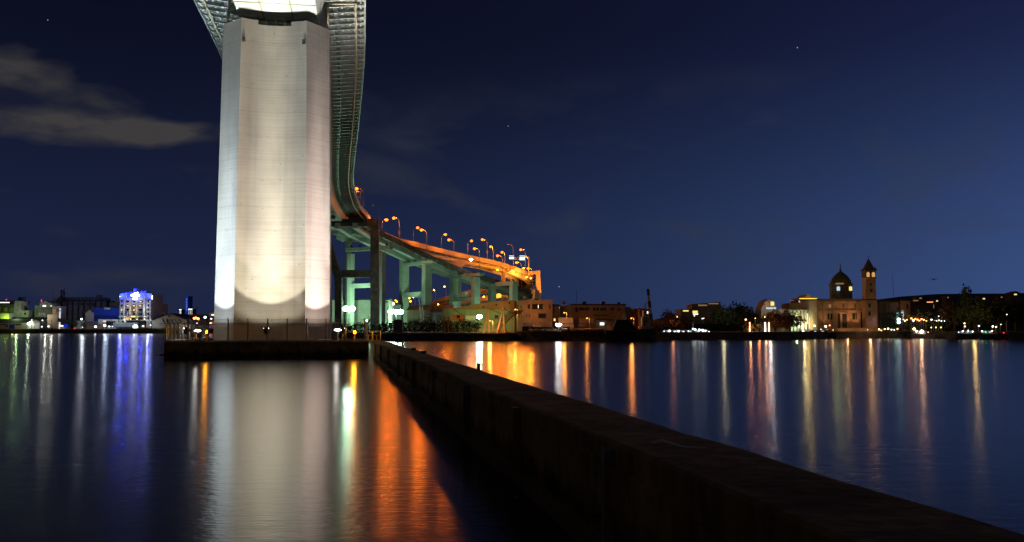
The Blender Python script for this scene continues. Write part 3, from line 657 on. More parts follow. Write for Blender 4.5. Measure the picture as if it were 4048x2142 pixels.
while s_ < cum[-1]-.5: c, r, d = at(s_); MB().bar(c-r*5.05+Vector((0, 0, -3.33)), c+r*5.05+Vector((0, 0, -3.33)), .22, .05).build('cross_seam', M['algae'], deck); s_ += 7.3
for sg in (1, -1):
    so = next(x*.5 for x in range(0, 1000) if at(x*.5)[0].y > 121.5)
    pts = []; s_ = so
    while s_ < cum[-1]: c, r, d = at(s_); pts.append(c+r*sg*(HW-1.25)+Vector((0, 0, -.72))); s_ += 5
    c, r, d = at(so)
    near = [c+r*sg*(HW-4.9)+Vector((0, 0, -4.6)), c+r*sg*(HW-4.9)+Vector((0, 0, -1.35)), c+r*sg*(HW-4.7)+Vector((0, 0, -1.0)), c+r*sg*(HW-1.8)+Vector((0, 0, -.95)), c+r*sg*(HW-1.35)+d*.3+Vector((0, 0, -.8))]
    MB().tube(near+pts, .19, 8).build('drain_pipe', M['pipe'], deck, smooth=True)
# end diaphragm / bearing beam at the far pier
c, r, d = at(cum[-1]-26)
mb = MB(); mb.hexa([c+r*a+d*e+Vector((0, 0, z)) for z in (-4.3, -3.6) for a, e in ((-6.5, -.3), (4.5, -.3), (4.5, 1.5), (-6.5, 1.5))]); mb.build('end_cradle', M['steel_dark'], deck)

# ================================================================== RAMPS
def ramp(name, label, pts, hw, gird, m_par, nrib=5.0):
    C = spline(pts, 4); Fm = frames(C); t = thing(name, label, 'ramp', C[0])
    sweep(Fm, [(-hw, -.3), (hw, -.3), (hw, 0), (-hw, 0)]).build('slab', M['asphalt'], t)
    for sg in (-1, 1): sweep(Fm, [(sg*(hw-.2), -.75), (sg*(hw+.06), -.75), (sg*(hw+.06), 1.05), (sg*(hw-.16), 1.05)]).build('parapet', m_par, t)
    for (a, w_, h) in gird: sweep(Fm, [(a-w_, -h), (a+w_, -h), (a+w_, -.31), (a-w_, -.31)]).build('girder', M['steel'], t)
    for i, (c, r, d) in enumerate(Fm[:90]): MB().bar(c+r*(hw-.25)+Vector((0, 0, -.6)), c+r*(hw-1.9)+Vector((0, 0, -.95)), .15, .35).build('outrigger', M['steel_dark'], t)
    pts_ = [c+r*(hw-.35)+Vector((0, 0, -.95)) for c, r, d in Fm]; MB().tube(pts_, .09, 5).build('drain_pipe', M['galv'], t)
    return t, C, Fm
def offs(lst, left):
    P = [W(px, py, D) for px, py, D in lst]; o_ = []
    for i, p in enumerate(P):
        d = P[min(i+1, len(P)-1)]-P[max(0, i-1)]; d.z = 0; d.normalize(); o_.append(p+Vector((-d.y, d.x, 0))*left-Vector((0, 0, 1.05)))
    return o_
low_pts = offs([(1437, 862, 281), (1494, 903, 300), (1548, 932, 311), (1600, 957, 322), (1700, 1007, 337), (1800, 1049, 350), (1900, 1085, 363), (2000, 1116, 376), (2090, 1143, 388), (2122, 1156, 396), (2135, 1164, 404)], 5.3)
t_low, Clow, Flow = ramp('bridge_ramp', 'nearer curving bridge ramp with dark grey green parapet descending to the right', low_pts, 5.3, [(-2.7, .8, 2.0), (2.7, .8, 2.0)], M['conc_dark'])
up_pts = offs([(1420, 885, 296), (1490, 905, 312), (1570, 938, 326), (1640, 955, 338), (1700, 971, 348), (1790, 993, 362), (1880, 1013, 376), (1970, 1033, 390), (2050, 1058, 402), (2095, 1079, 410), (2114, 1096, 420), (2110, 1113, 432), (2085, 1125, 446)], 5.3)
t_up, Cup, Fup = ramp('bridge_ramp', 'farther and higher bridge ramp glowing orange under street lamps', up_pts, 5.3, [(-2.7, .9, 2.2), (2.7, .9, 2.2)], M['wall_pale'])
far1 = [W(1640, 1222, 470), W(1715, 1205, 460), W(1790, 1180, 450), W(1870, 1155, 445), W(1960, 1140, 445), W(2060, 1128, 450)]
t_f1, Cf1, Ff1 = ramp('bridge_ramp', 'far grey ramp climbing behind the green bridge piers', far1, 4.5, [(0, 2.2, 1.8)], M['wall_pale'])
far2 = [W(1690, 1248, 430), W(1760, 1223, 420), W(1840, 1198, 410), W(1920, 1180, 410), W(2010, 1160, 415), W(2090, 1150, 425)]
t_f2, Cf2, Ff2 = ramp('bridge_ramp', 'lowest orange lit ramp seen through the bridge piers', far2, 4.5, [(-2, .6, 1.5), (2, .6, 1.5)], M['wall_tan'])

# ================================================================== FAR PIERS
def colbox(mb, p, wx, wy, z0, z1, yaw=0):
    p = Vector(p); r = Vector((math.cos(yaw), math.sin(yaw), 0)); f_ = Vector((-math.sin(yaw), math.cos(yaw), 0))
    mb.hexa([Vector((p.x, p.y, z))+r*a*wx/2+f_*b2*wy/2 for z in (z0, z1) for a, b2 in ((-1, -1), (1, -1), (1, 1), (-1, 1))])
GZ = 1.4
def portal(name, label, L_, Rr, beams, m_, over=(0, 0), wcol=2.2, topL=None, topR=None):
    # L_, Rr: (px centre, D, half width px); beams: list of (pytop, pybottom)
    a = W(L_[0], 1200, L_[1]); b_ = W(Rr[0], 1200, Rr[1]); yaw = math.atan2(b_.y-a.y, b_.x-a.x); d = (b_-a); d.z = 0; ln = d.length; d.normalize()
    t = thing(name, label, 'bridge pier', ((a.x+b_.x)/2, (a.y+b_.y)/2, GZ)); Dm = (L_[1]+Rr[1])/2
    zt = Z(beams[0][0], Dm)
    for p, top, D in ((a, topL, L_[1]), (b_, topR, Rr[1])):
        mb = MB(); colbox(mb, p, wcol, wcol*1.15, GZ-.5, (Z(top, D) if top else Z(beams[0][1], Dm)+.01), yaw); mb.build('column', m_, t)
    for k, (y0, y1) in enumerate(beams):
        z1, z0 = Z(y0, Dm), Z(y1, Dm); n_ = Vector((-d.y, d.x, 0)); mb = MB()
        p0 = a+d*(wcol/2+.003) if (k or topL) else a-d*(wcol/2+over[0]); p1 = b_-d*(wcol/2+.003) if (k or topR) else b_+d*(wcol/2+over[1])
        hw_ = wcol*.48
        vs = []
        for z, sh in ((z0, 1), (z1, 1)):
            for pt, sgn in ((p0, -1), (p1, -1), (p1, 1), (p0, 1)): vs.append(Vector((pt.x, pt.y, z))+n_*sgn*hw_)
        if not k:   # tapered overhang
            for idx, pt, ov in ((0, p0, over[0]), (3, p0, over[0]), (1, p1, over[1]), (2, p1, over[1])):
                if ov > .5: vs[idx].z += (z1-z0)*.4
        mb.hexa(vs); mb.build('cross_beam', m_, t)
        if not k:
            mb = MB()
            for q_ in (.1, .3, .7, .9): c = p0.lerp(p1, q_); colbox(mb, c, .5, .5, z1, z1+.9, yaw)
            mb.build('bearing', M['steel_dark'], t)
    return t
portal('bridge_pier', 'green lit concrete frame pier, second after the tall dark portal', (1597, 339, 12), (1687, 327, 12), [(1036, 1050), (1155, 1175)], M['green_pier'], over=(0, 4.2), wcol=2.35, topL=1003)
portal('bridge_pier', 'green lit frame pier in mid row with a white cabin on its beam', (1793, 359, 10), (1880, 348, 10), [(1083, 1098), (1176, 1190)], M['green_pier'], over=(0, 3.0), wcol=2.2, topL=1060)
portal('bridge_pier', 'shorter green lit frame pier before the dark last one', (1945, 374, 10), (2030, 362, 10), [(1114, 1130)], M['green_pier'], over=(0, 0), wcol=2.2, topL=1098)
portal('bridge_pier', 'dark green pier farthest right under the ramp end', (2062, 398, 8), (2119, 388, 9), [(1150, 1166), (1180, 1188)], M['green_pier'], over=(4, 0), wcol=2.0)
portal('bridge_pier', 'pale green frame pier seen through the tall dark portal', (1386, 306, 12), (1509, 299, 8), [(976, 1000), (1120, 1137)], M['green_pier'], over=(1.0, 3.0), wcol=1.6)
p = W(1374, 1200, 316); t = thing('bridge_pier', 'stained round column with a flared cap left of the pale frame pier', 'bridge pier', (p.x, p.y, GZ))
MB().lathe((p.x, p.y, 0), [(1.05, GZ-.5), (1.05, Z(955, 316))], 14).build('column', M['green_pier'], t, smooth=False)
zc = Z(954, 316); x0, x1 = X(1328, 316), X(1425, 316); MB().yprism([(x0, zc+.7), (x0+1.5, zc), (x1-1.5, zc), (x1, zc+.7), (x1, zc+1.6), (x0, zc+1.6)], 315, 317).build('cap', M['green_pier'], t)
# the tall dark portal under the far end of the main span
t = thing('bridge_pier', 'tall dark steel portal with a slanting left leg and orange lit corner', 'bridge pier', (X(1410, 283), 283, GZ))
D_ = 283; z_t, z_b = Z(866, D_), Z(895, D_)
def q4(mb, pts, y0, y1): return mb.yprism([(W(px, py, D_).x, W(px, py, D_).z) for px, py in pts], y0, y1)
zfoot = 1300
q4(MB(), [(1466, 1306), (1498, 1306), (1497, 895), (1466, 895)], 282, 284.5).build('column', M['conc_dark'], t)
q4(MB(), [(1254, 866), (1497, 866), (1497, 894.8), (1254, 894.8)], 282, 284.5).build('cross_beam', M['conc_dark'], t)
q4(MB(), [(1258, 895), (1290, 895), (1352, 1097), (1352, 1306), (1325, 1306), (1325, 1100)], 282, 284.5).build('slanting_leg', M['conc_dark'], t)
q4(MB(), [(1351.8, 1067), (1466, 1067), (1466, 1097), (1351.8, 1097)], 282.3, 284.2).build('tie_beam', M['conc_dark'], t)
MB().tube([W(1498.5, 905, 281.8), W(1499, 1060, 281.8), W(1499.5, 1300, 281.8)], .12, 6).build('down_pipe', M['galv'], t)
# orange portal carrying the loop at the right end
t = thing('bridge_pier', 'orange lit portal frame at the right end of the upper ramp', 'bridge pier', (X(2130, 412), 412, GZ))
D_ = 412
q4(MB(), [(2044, 1078), (2134, 1070), (2135, 1083), (2044, 1091)], 410, 413).build('cross_beam', M['wall_pale'], t)
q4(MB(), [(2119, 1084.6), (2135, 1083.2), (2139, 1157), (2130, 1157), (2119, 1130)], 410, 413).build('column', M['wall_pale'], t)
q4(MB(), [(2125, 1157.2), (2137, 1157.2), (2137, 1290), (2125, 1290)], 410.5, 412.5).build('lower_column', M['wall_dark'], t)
for i, (px, D, py, lb) in enumerate(((2010, 430, 1152, 'orange lit column right of the last green frame'), (1990, 398, 1052, 'slim pier with orange hammerhead under the upper ramp'), (1815, 366, 1030, 'slim far pier under the left part of the upper ramp'), (2065, 455, 1125, 'farthest slim pier behind the orange loop'), (1730, 455, 1210, 'squat pier under the far grey ramp'))):
    p = W(px, py, D); t = thing('ramp_pier', lb, 'bridge pier', (p.x, D, GZ))
    MB().box(p.x-.9, p.x+.9, D-.8, D+.8, GZ-.3, p.z-1.5).build('column', M['wall_pale'], t)
    hwid = 5.2 if i == 1 else 3.2
    MB().yprism([(p.x-.9, p.z-2.8), (p.x+.9, p.z-2.8), (p.x+hwid, p.z-.9), (p.x+hwid, p.z), (p.x-hwid, p.z), (p.x-hwid, p.z-.9)], D-.9, D+.9).build('hammerhead', M['wall_pale'], t)
p = W(1850, 1170, 350); t = thing('site_cabin', 'small white cabin on the cross beam of the middle green pier', 'cabin', (p.x, 353, Z(1176, 353)))
zz = Z(1176, 353)
MB().box(X(1828, 353), X(1849, 353), 352.6, 354.4, zz+.25, Z(1153, 353)).build('body', M['wall_white'], t); MB().box(X(1815, 353), X(1853, 353), 352.3, 354.6, zz, zz+.25).build('platform', M['steel_dark'], t)
MB().box(X(1832, 353), X(1836, 353), 352.5, 352.6, zz+.4, zz+1.9).build('door', M['steel_dark'], t)

# ================================================================== STREET LAMPS
def on_path(Fm, px, side):
    best = None
    for i in range(len(Fm)-1):
        for k in range(5):
            t_ = k/5; c = Fm[i][0].lerp(Fm[i+1][0], t_)+Fm[i][1]*side; q_ = abs(proj(c)[0]-px)
            if best is None or q_ < best[0]: best = (q_, c)
    return best[1]
def street_lamp(head, pole_px, Fm, side, label, lit=True, group='street lamps on the bridge ramps', box=False):
    c = on_path(Fm, pole_px, side); D = c.y; h = W(head[0], head[1], D); x0 = W(pole_px, head[1]+30, D).x
    base = Vector((x0, D, c.z)); H = h.z-base.z+.1; s_ = 1 if h.x > x0 else -1; run = abs(h.x-x0)
    t = thing('street_lamp', label, 'street lamp', base, group)
    mb = MB(); mb.tube([base, base+Vector((0, 0, H-1.4)), base+Vector((s_*run*.12, 0, H-.7)), base+Vector((s_*run*.45, 0, H-.12)), base+Vector((s_*(run-.3), 0, H+.1))], [.13, .09, .08, .07, .06], 6); mb.build('pole', M['galv'], t, smooth=True)
    mb = MB().ball(h+Vector((0, 0, .16)), .42, 8, 5, (1.2, .6, .35)); hd = mb.build('lamp_head', M['steel'], t)
    if lit:
        MB().ball(h, LR, 10, 6, (1.1, .9, .9)).build('lamp_glass', E['sodium'], hd); point(h-Vector((0, 0, LR+.25)), 3300, (1, .19, .006), .2)
    if box:
        b0 = base+Vector((0, 0, H*.42)); MB().box(b0.x-.3, b0.x+.3, b0.y-.5, b0.y-.15, b0.z-.6, b0.z+.6).build('sign_box', M['wall_tan'], t)
    return t
LR = .5
nl = [0]
def nth():
    nl[0] += 1; return ORD[nl[0]-1]
up_l = [((1528, 869), 1510), ((1651, 900), 1634), ((1761, 927), 1745), ((1864, 952), 1849)]
for i, (h, p) in enumerate(up_l):
    street_lamp(h, p, Fup, -4.9 if i else 4.9, 'orange lamp with arm to the right, %s from the pier on the higher ramp' % ORD[i])
up_r = [((1907, 947), 1926, True), ((1940, 975), 1950, False), ((1985, 997), 1996, False), ((2079, 1015), 2090, False)]
for i, (h, p, bx) in enumerate(up_r):
    street_lamp(h, p, Fup, 4.9, 'orange lamp on the right half of the higher ramp, %s from its left' % ORD[i], box=bx)
low_r = [((1557, 862), 1579, True), ((1666, 909), 1687, False), ((1775, 948), 1795, False), ((1876, 983), 1896, False), ((1967, 1011), 1987, False), ((2042, 1038), 2062, False), ((2088, 1061), 2105, False)]
for i, (h, p, bx) in enumerate(low_r):
    street_lamp(h, p, Flow, 4.9, 'orange lamp with arm to the left, %s from the pier on the nearer ramp' % ORD[i], box=bx)
street_lamp((1473, 811), 1498, Flow, 4.9, 'dark unlit street lamp just right of the tall dark portal', lit=False)
street_lamp((2009, 967), 2029, Fup, 4.9, 'dark unlit street lamp above the right half of the higher ramp', lit=False)
street_lamp((2059, 987), 2077, Fup, 4.9, 'lit orange street lamp standing behind the white lit sign panels')
c, r, d = at(cum[-1]-26); street_lamp((1409, 746), 1437, FR[-18:-5], HW-.3, 'single lit orange street lamp at the bend of the main bridge', box=False)
# cabinet at the foot of that lamp
p = on_path(FR[-18:-5], 1431, HW-.3); t = thing('equipment_rack', 'orange lit metal rack under the single lamp at the bridge bend', 'rack', p); mb = MB()
for x_ in (-.6, .6): mb.box(p.x+x_-.1, p.x+x_+.1, p.y-.1, p.y+.1, p.z, p.z+4.2)
for z_ in (1.0, 2.4, 4.0): mb.box(p.x-.5, p.x+.5, p.y-.08, p.y+.08, p.z+z_, p.z+z_+.2)
mb.build('frame', M['wall_pale'], t)
# lamps hung low on the ramps
def wall_lamp(px, py, D, label, r=.3, m_='sodium_s', group='small lamps among the far ramps', pole=True, name='ramp_lamp'):
    p = W(px, py, D); zb = GZ if not pole is None else p.z-1
    t = thing(name, label, 'lamp', (p.x, p.y, zb if pole else p.z-1), group)
    if pole: MB().tube([(p.x+.8, p.y, GZ), (p.x+.8, p.y, p.z-.3), (p.x+.5, p.y, p.z+.1), (p.x, p.y, p.z+.1)], .07, 5).build('pole', M['galv'], t)
    else: MB().tube([(p.x, p.y, p.z-1), (p.x, p.y, p.z-.1)], .06, 5).build('bracket', M['galv'], t)
    MB().ball(p, r, 7, 4, (1.1, .8, .8)).build('lamp_glass', E[m_], t)
low_list = [(1716, 1147, 440, 'lone orange lamp in the sky gap between the two biggest green piers'), (1757, 1133, 440, 'pale lamp beside the lone orange one in the gap between green piers'), (1808, 1119, 400, 'orange lamp just right of the left column of the middle green pier'), (1862, 1103, 398, 'orange lamp under the cap beam of the middle green pier'), (1920, 1120, 405, 'orange lamp left of the shorter green frame'), (1990, 1148, 408, 'orange lamp right of centre inside the shorter green frame'), (1970, 1155, 408, 'orange lamp left of centre inside the shorter green frame'), (1912, 1173, 400, 'orange lamp right below the middle green pier cabin, near the low ramp'), (1784, 1189, 420, 'orange lamp touching the left column of the middle green pier'), (1732, 1203, 420, 'orange lamp at the left start of the lowest ramp'), (1634, 1175, 430, 'upper orange lamp inside the biggest green frame'), (1618, 1179, 430, 'left orange lamp inside the biggest green frame'), (1623, 1191, 430, 'lowest orange lamp inside the biggest green frame'), (1563, 1188, 430, 'left lamp of the pair above the lit shop strip'), (1568, 1192, 430, 'right lamp of the pair above the lit shop strip'), (1581, 1186, 430, 'orange lamp against the left edge of the biggest green frame'), (1967, 1067, 392, 'orange lamp hanging under the right half of the higher ramp'), (2067, 1069, 405, 'orange lamp left of the cluster under the loop'), (2082, 1095, 410, 'orange lamp above the orange portal beam end'), (2098, 1100, 410, 'orange lamp by the inside corner of the orange portal'), (2070, 1060, 405, 'small orange lamp atop the loop parapet')]
for (px, py, D, lb) in low_list: wall_lamp(px, py, D, lb, pole=(D in (430, 440, 420)), r=.3)
point(W(1865, 1150, 405), 3500, (1, .30, .04), .4); point(W(1980, 1165, 405), 3500, (1, .30, .04), .4); point(W(1760, 1190, 415), 2500, (1, .3, .04), .4)  # unseen orange fill points added among the far ramps
point(W(2060, 1100, 400), 6000, (1, .28, .03), .4); point(W(2100, 1110, 398), 4000, (1, .28, .03), .4); point(W(2015, 1060, 380), 4000, (1, .34, .04), .4)
# overhead sign gantry
t = thing('sign_gantry', 'overhead sign gantry with two white lit panels above the ramp loop', 'road sign', W(2110, 1080, 408))
for (a0, b0, c0, d0_, mt) in ((2013, 1015, 2032, 1024, 'sign'), (2054, 1015, 2075, 1028, 'sign'), (2075.5, 1018, 2083, 1027, 'blue_dim')):
    pa, pb = W(a0, d0_, 406), W(c0, b0, 406); MB().box(pa.x, pb.x, 405.7, 405.95, pa.z, pb.z).build('sign_panel', E[mt], t)
    if mt == 'sign':
        mb = MB(); mb.box(pa.x, pb.x, 405.2, 405.5, pb.z+.35, pb.z+.5); mb.build('panel_lamp', E['sign'], t)
pa = W(2032, 1022, 406); pb = W(2090, 1018, 406); mb = MB()
for z_ in (0, .9): mb.bar((pa.x, 406.1, pa.z+z_-.3), (pb.x, 406.1, pa.z+z_-.3), .12, .12)
k = 12
for i in range(k): x_ = pa.x+(pb.x-pa.x)*i/k; x2 = pa.x+(pb.x-pa.x)*(i+1)/k; mb.bar((x_, 406.1, pa.z-.3+(.9 if i % 2 else 0)), (x2, 406.1, pa.z-.3+(0 if i % 2 else .9)), .08, .08)
mb.bar((pb.x, 406.1, pa.z+1), (pb.x, 406.1, W(2093, 1090, 406).z), .4, .4); mb.build('truss', M['galv'], t)
p = W(1863, 1026, 355); wall_lamp(1862, 1026, 352, 'white lamp shining over the nearer ramp parapet', r=.55, m_='white_hi', pole=False, group='white working lamps')
# ================================================================== BUILDINGS, generic
def winpart(t, px0, py0, px1, py1, D, m_, frame=None, name='window', yoff=.06):
    a = W(px0, py1, D); b_ = W(px1, py0, D)
    if frame:
        f = MB().box(a.x-.12, b_.x+.12, D-yoff, D-.003, a.z-.12, b_.z+.12).build(name, M[frame], t)
        MB().box(a.x, b_.x, D-yoff-.05, D-yoff-.002, a.z, b_.z).build('pane', m_, f)
        return f
    return MB().box(a.x, b_.x, D-yoff, D-.003, a.z, b_.z).build(name, m_, t)
def building(name, label, cat, px0, px1, py, D, depth, m_, wins=(), roof=None, rm='roof_dark', z0=1.2, group=None, pitch=2.0, overhang=.3, trim=None):
    x0, x1 = X(px0, D), X(px1, D); zt = Z(py, D); t = thing(name, label, cat, ((x0+x1)/2, D+depth/2, z0), group)
    if roof == 'gable':   # ridge runs away from the viewer
        xm = (x0+x1)/2; MB().yprism([(x0, z0-.2), (x1, z0-.2), (x1, zt), (xm, zt+pitch), (x0, zt)], D, D+depth).build('wall', M[m_], t)
        o_ = overhang; MB().yprism([(x0-o_, zt-.05), (x0-o_, zt+.15), (xm, zt+pitch+.25), (x1+o_, zt+.15), (x1+o_, zt-.05), (xm, zt+pitch+.02)], D-o_, D+depth+o_).build('roof', M[rm], t)
    else:
        MB().box(x0, x1, D, D+depth, z0-.2, zt).build('wall', M[m_], t)
        if roof == 'ridge':   # ridge runs across the view
            mb = MB(); o_ = overhang; ys = (D-o_, D+depth/2, D+depth+o_); mb.add([(x0-o_, ys[0], zt), (x1+o_, ys[0], zt), (x1+o_, ys[1], zt+pitch), (x0-o_, ys[1], zt+pitch), (x1+o_, ys[2], zt), (x0-o_, ys[2], zt)], [(0, 1, 2, 3), (3, 2, 4, 5), (0, 3, 5), (1, 4, 2), (0, 5, 4, 1)]); mb.build('roof', M[rm], t)
        elif roof == 'flat':
            mb = MB(); mb.box(x0-.15, x1+.15, D-.15, D+depth+.15, zt+.002, zt+.35); mb.build('roof', M[rm], t)
    for wd in wins:
        a = wd[:4]; k = wd[4] if len(wd) > 4 else 'dark'; nm = wd[5] if len(wd) > 5 else 'window'
        mm = M[k] if k in M else (M['glass_dark'] if k == 'dark' else E[k])
        winpart(t, a[0], a[1], a[2], a[3], D, mm, trim, nm)
    return t
def tree(label, px, D, py_top, rad, n=500, m_='leaf_dark', z0=1.3, size=.45, name='tree', group=None, crowns=3, seed=1, cat='tree', zbase=None):
    p = W(px, py_top, D); rr = random.Random(seed); H = p.z-z0; t = thing(name, label, cat, (p.x, D, z0), group)
    mb = MB(); mb.tube([(p.x, D, z0-.2), (p.x+.1, D, z0+H*.35), (p.x, D, z0+H*.7)], [.05*H, .035*H, .015*H], 7)
    for k in range(5):
        a = rr.uniform(0, 6.28); s_ = z0+H*(.3+.08*k); mb.tube([(p.x, D, s_), (p.x+math.cos(a)*rad*.6, D+math.sin(a)*rad*.6, s_+H*.22)], .018*H, 5, .006*H)
    mb.build('trunk', M['bark'], t)
    mb = MB()
    for k in range(crowns):
        a = rr.uniform(0, 6.28); q_ = rad*.45*(0 if k == 0 else 1); hh = H*(.60 if k == 0 else rr.uniform(.4, .68)); rz = H*.38 if k == 0 else H*.26
        mb.leaves((p.x+math.cos(a)*q_, D+math.sin(a)*q_, z0+hh), (rad*(.75 if k else .8), rad*.7, rz), n//crowns, size, seed*10+k)
    mb.build('crown', M[m_], t); return t
def hedge(label, px0, px1, D, z1, m_='leaf_dark', n=900, size=.3, z0=1.3, name='hedge', seed=3, depth=1.5):
    x0, x1 = X(px0, D), X(px1, D); mb = MB(); k = max(2, int((x1-x0)/1.6)); rr = random.Random(seed)
    for i in range(k):
        x = x0+(x1-x0)*(i+.5)/k; h = (z1-z0)*rr.uniform(.75, 1.1); mb.leaves((x, D+rr.uniform(-.5, .5), z0+h*.45), (1.5, depth, h*.6), n//k, size, seed*50+i)
    o = tag(mb.build(name, M[m_]), label, 'hedge'); return o

# ================================================================== MIDDLE SHORE
def lamp_mast(px, py, D, label, glass, watt, col_, r=.5, z0=1.4, name='flood_mast', heads=1, group=None, sc=(1.2, .6, .8), lr=.3):
    p = W(px, py, D); t = thing(name, label, 'floodlight', (p.x, D, z0), group)
    MB().lathe((p.x, D+.3, 0), [(.2, z0-.2), (.12, p.z)], 8).build('mast', M['galv'], t)
    for k in range(heads):
        xx = p.x+(k-(heads-1)/2)*r*1.7
        mb = MB().box(xx-r*.9, xx+r*.9, D+r*.55, D+r*.9, p.z-r*.7, p.z+r*.7); hd = mb.build('lamp_head', M['steel_dark'], t)
        MB().ball((xx, D, p.z), r, 10, 6, sc).build('lamp_glass', E[glass], hd)
    if watt:
        spot((p.x, D-r-.4, p.z+.1), (p.x, D-40, p.z-9), watt*.5, 140, .6, col_, lr)
        spot((p.x, D+r+1.0, p.z+.1), (p.x, D+30, p.z+6), watt, 110, .6, col_, lr)
    return t
GRN = (.48, 1, .58)
lamp_mast(1380, 1220, 292, 'huge white green floodlight blazing behind the tall dark portal', 'merc', 14000, GRN, .95, heads=2, group='shore floodlights')
lamp_mast(1565, 1232, 266, 'wide white floodlight on a thin mast left of the biggest green pier', 'merc', 1800, (.75, 1, .85), .75, heads=3, group='shore floodlights')
lamp_mast(1895, 1252, 252, 'round green white lamp above the bright green bush', 'merc', 2600, (.72, 1, .26), .62, group='shore floodlights')
lamp_mast(2208, 1283, 243.5, 'flat bluish white lamp low over the barges', 'white_hi', 90, (.8, .9, 1), .38, heads=2, z0=1.4, group='shore floodlights')
# unseen sides of the works yard are lit by lamps at the feet of the piers
for (px, py, D, w_, rad) in ((1590, 1278, 322, 7000, .3), (1660, 1278, 318, 5000, .3), (1780, 1280, 334, 4500, .3), (1860, 1280, 330, 4000, .3), (1930, 1285, 348, 2600, .3), (2010, 1285, 345, 2200, .3), (1450, 1270, 300, 4500, .3)):
    p = W(px, py, D); t = thing('ground_lamp', 'low green white ground lamp', 'lamp', (p.x, D, GZ), 'ground lamps at the pier feet')
    t['label'] = {1590: 'low ground lamp at the left foot of the biggest green pier', 1660: 'low ground lamp at the right foot of the biggest green pier', 1780: 'low ground lamp left of the middle green pier', 1860: 'low ground lamp right of the middle green pier', 1930: 'low ground lamp left of the shorter green frame', 2010: 'low ground lamp right of the shorter green frame', 1450: 'low ground lamp inside the tall dark portal'}[px]
    MB().lathe((p.x, D, 0), [(.12, GZ-.05), (.12, p.z)], 6).build('post', M['galv'], t); MB().ball((p.x, D, p.z+.25), .2, 8, 5).build('lamp_glass', E['white_hi'], t)
    point((p.x, D-.3, p.z+.9), w_, GRN, .3)
D = 320
building('warehouse', 'big pale wall glowing green behind the tall dark portal', 'warehouse', 1312, 1535, 1186, 318, 20, 'wall_pale', [(1396, 1262, 1400, 1275, 'dark', 'door'), (1518, 1190, 1533, 1196, 'dark', 'sign_plate')], roof='flat')
t = building('shop', 'building with glowing white shop strip and rooftop letters left of the green pier', 'shop', 1535, 1584, 1207, 330, 15, 'wall_dark', [], roof='flat')
winpart(t, 1528, 1197, 1560, 1205, 329.5, E['win'], None, 'lit_sign'); winpart(t, 1548, 1198, 1559, 1204, 329.2, E['white'], None, 'lit_sign')
text('O DUO!', W(1524, 1187, 329), 1.15, E['sign'], t, 'sign_letters')
MB().box(X(1510, 330), X(1536, 330), 329.3, 329.6, Z(1196, 330), Z(1193, 330)).build('sign_frame', M['steel_dark'], t)
building('warehouse', 'low brown walled shed with rusty roof between the columns of the biggest green pier', 'warehouse', 1610, 1700, 1226, 312, 18, 'wall_brown', roof='ridge', rm='roof_rust', pitch=1.8)
building('warehouse', 'low shed with orange roof right of the biggest green pier', 'warehouse', 1700, 1785, 1224, 316, 18, 'wall_tan', roof='ridge', rm='roof_rust', pitch=1.8)
building('shed', 'small green lit shed with lean-to roof under the orange roof', 'shed', 1710, 1748, 1237, 268, 7, 'wall_white', [(1724, 1244, 1742, 1265, 'wall_pale', 'door'), (1733, 1256, 1736, 1260, 'black', 'vent')], roof='flat', rm='steel')
building('shed', 'tall corrugated green shed beside the long arched warehouse', 'shed', 1748, 1786, 1221, 262, 9, 'wall_green', roof='flat', rm='galv')
# long warehouse with arched roof
t = thing('warehouse', 'long yellow green warehouse with arched orange roof behind the lamp', 'warehouse', (X(1905, 266), 275, 1.3))
x0, x1 = X(1786, 266), X(2034, 266); MB().box(x0, x1, 266, 284, 1.2, Z(1222, 266)).build('wall', M['wall_green'], t)
zr = Z(1221.5, 266); pr = [(x0-.3, zr)]+[(x0+(x1-x0)*q_, zr+(Z(1187, 266)-zr)*math.sin(q_*math.pi/2)) for q_ in (0.0, .15, .3, .45, .6, .75, .9, 1.0)]+[(x1, zr)]
MB().yprism(pr, 265.5, 285).build('roof', M['roof_rust'], t)
for (px, py) in ((1911, 1213), (1962, 1205), (2014, 1197)): c = W(px, py, 265.4); MB().ball(c, .3, 8, 4, (1, .3, 1)).build('vent', M['black'], t)
winpart(t, 1787, 1243, 1835, 1267, 266, M['wall_red'], None, 'annex_wall', .5); winpart(t, 1807, 1246, 1817, 1257, 265.5, M['glass_dark'], 'wall_dark')
winpart(t, 1842, 1248, 1880, 1268, 266, M['wall_white'], None, 'door', .3)
for (a, b0) in ((1956, 1246),): winpart(t, a, b0, a+14, b0+11, 266, M['glass_dark'], 'steel_dark')
winpart(t, 1930, 1259, 2030, 1262, 266, M['steel_dark'], None, 'canopy', 1.4)
mb = MB()
for k in range(9): a = W(1800+k*3.6, 1226+k*2.2, 265.6); mb.box(a.x-.14, a.x+.14, 265.2, 265.9, a.z-.05, a.z+.05)
mb.bar(W(1799, 1226, 265.5), W(1831, 1246, 265.5), .08, .25); mb.bar(W(1799, 1221, 265.5), W(1831, 1237, 265.5), .05, .05); mb.build('stair', M['steel_dark'], t)
MB().tube([W(1838, 1228, 265.6), W(1838, 1270, 265.6)], .12, 6).build('flue', M['galv'], t)
MB().tube([W(1786, 1222.5, 265.3), W(2034, 1222.5, 265.3)], .1, 6).build('gutter', M['galv'], t)
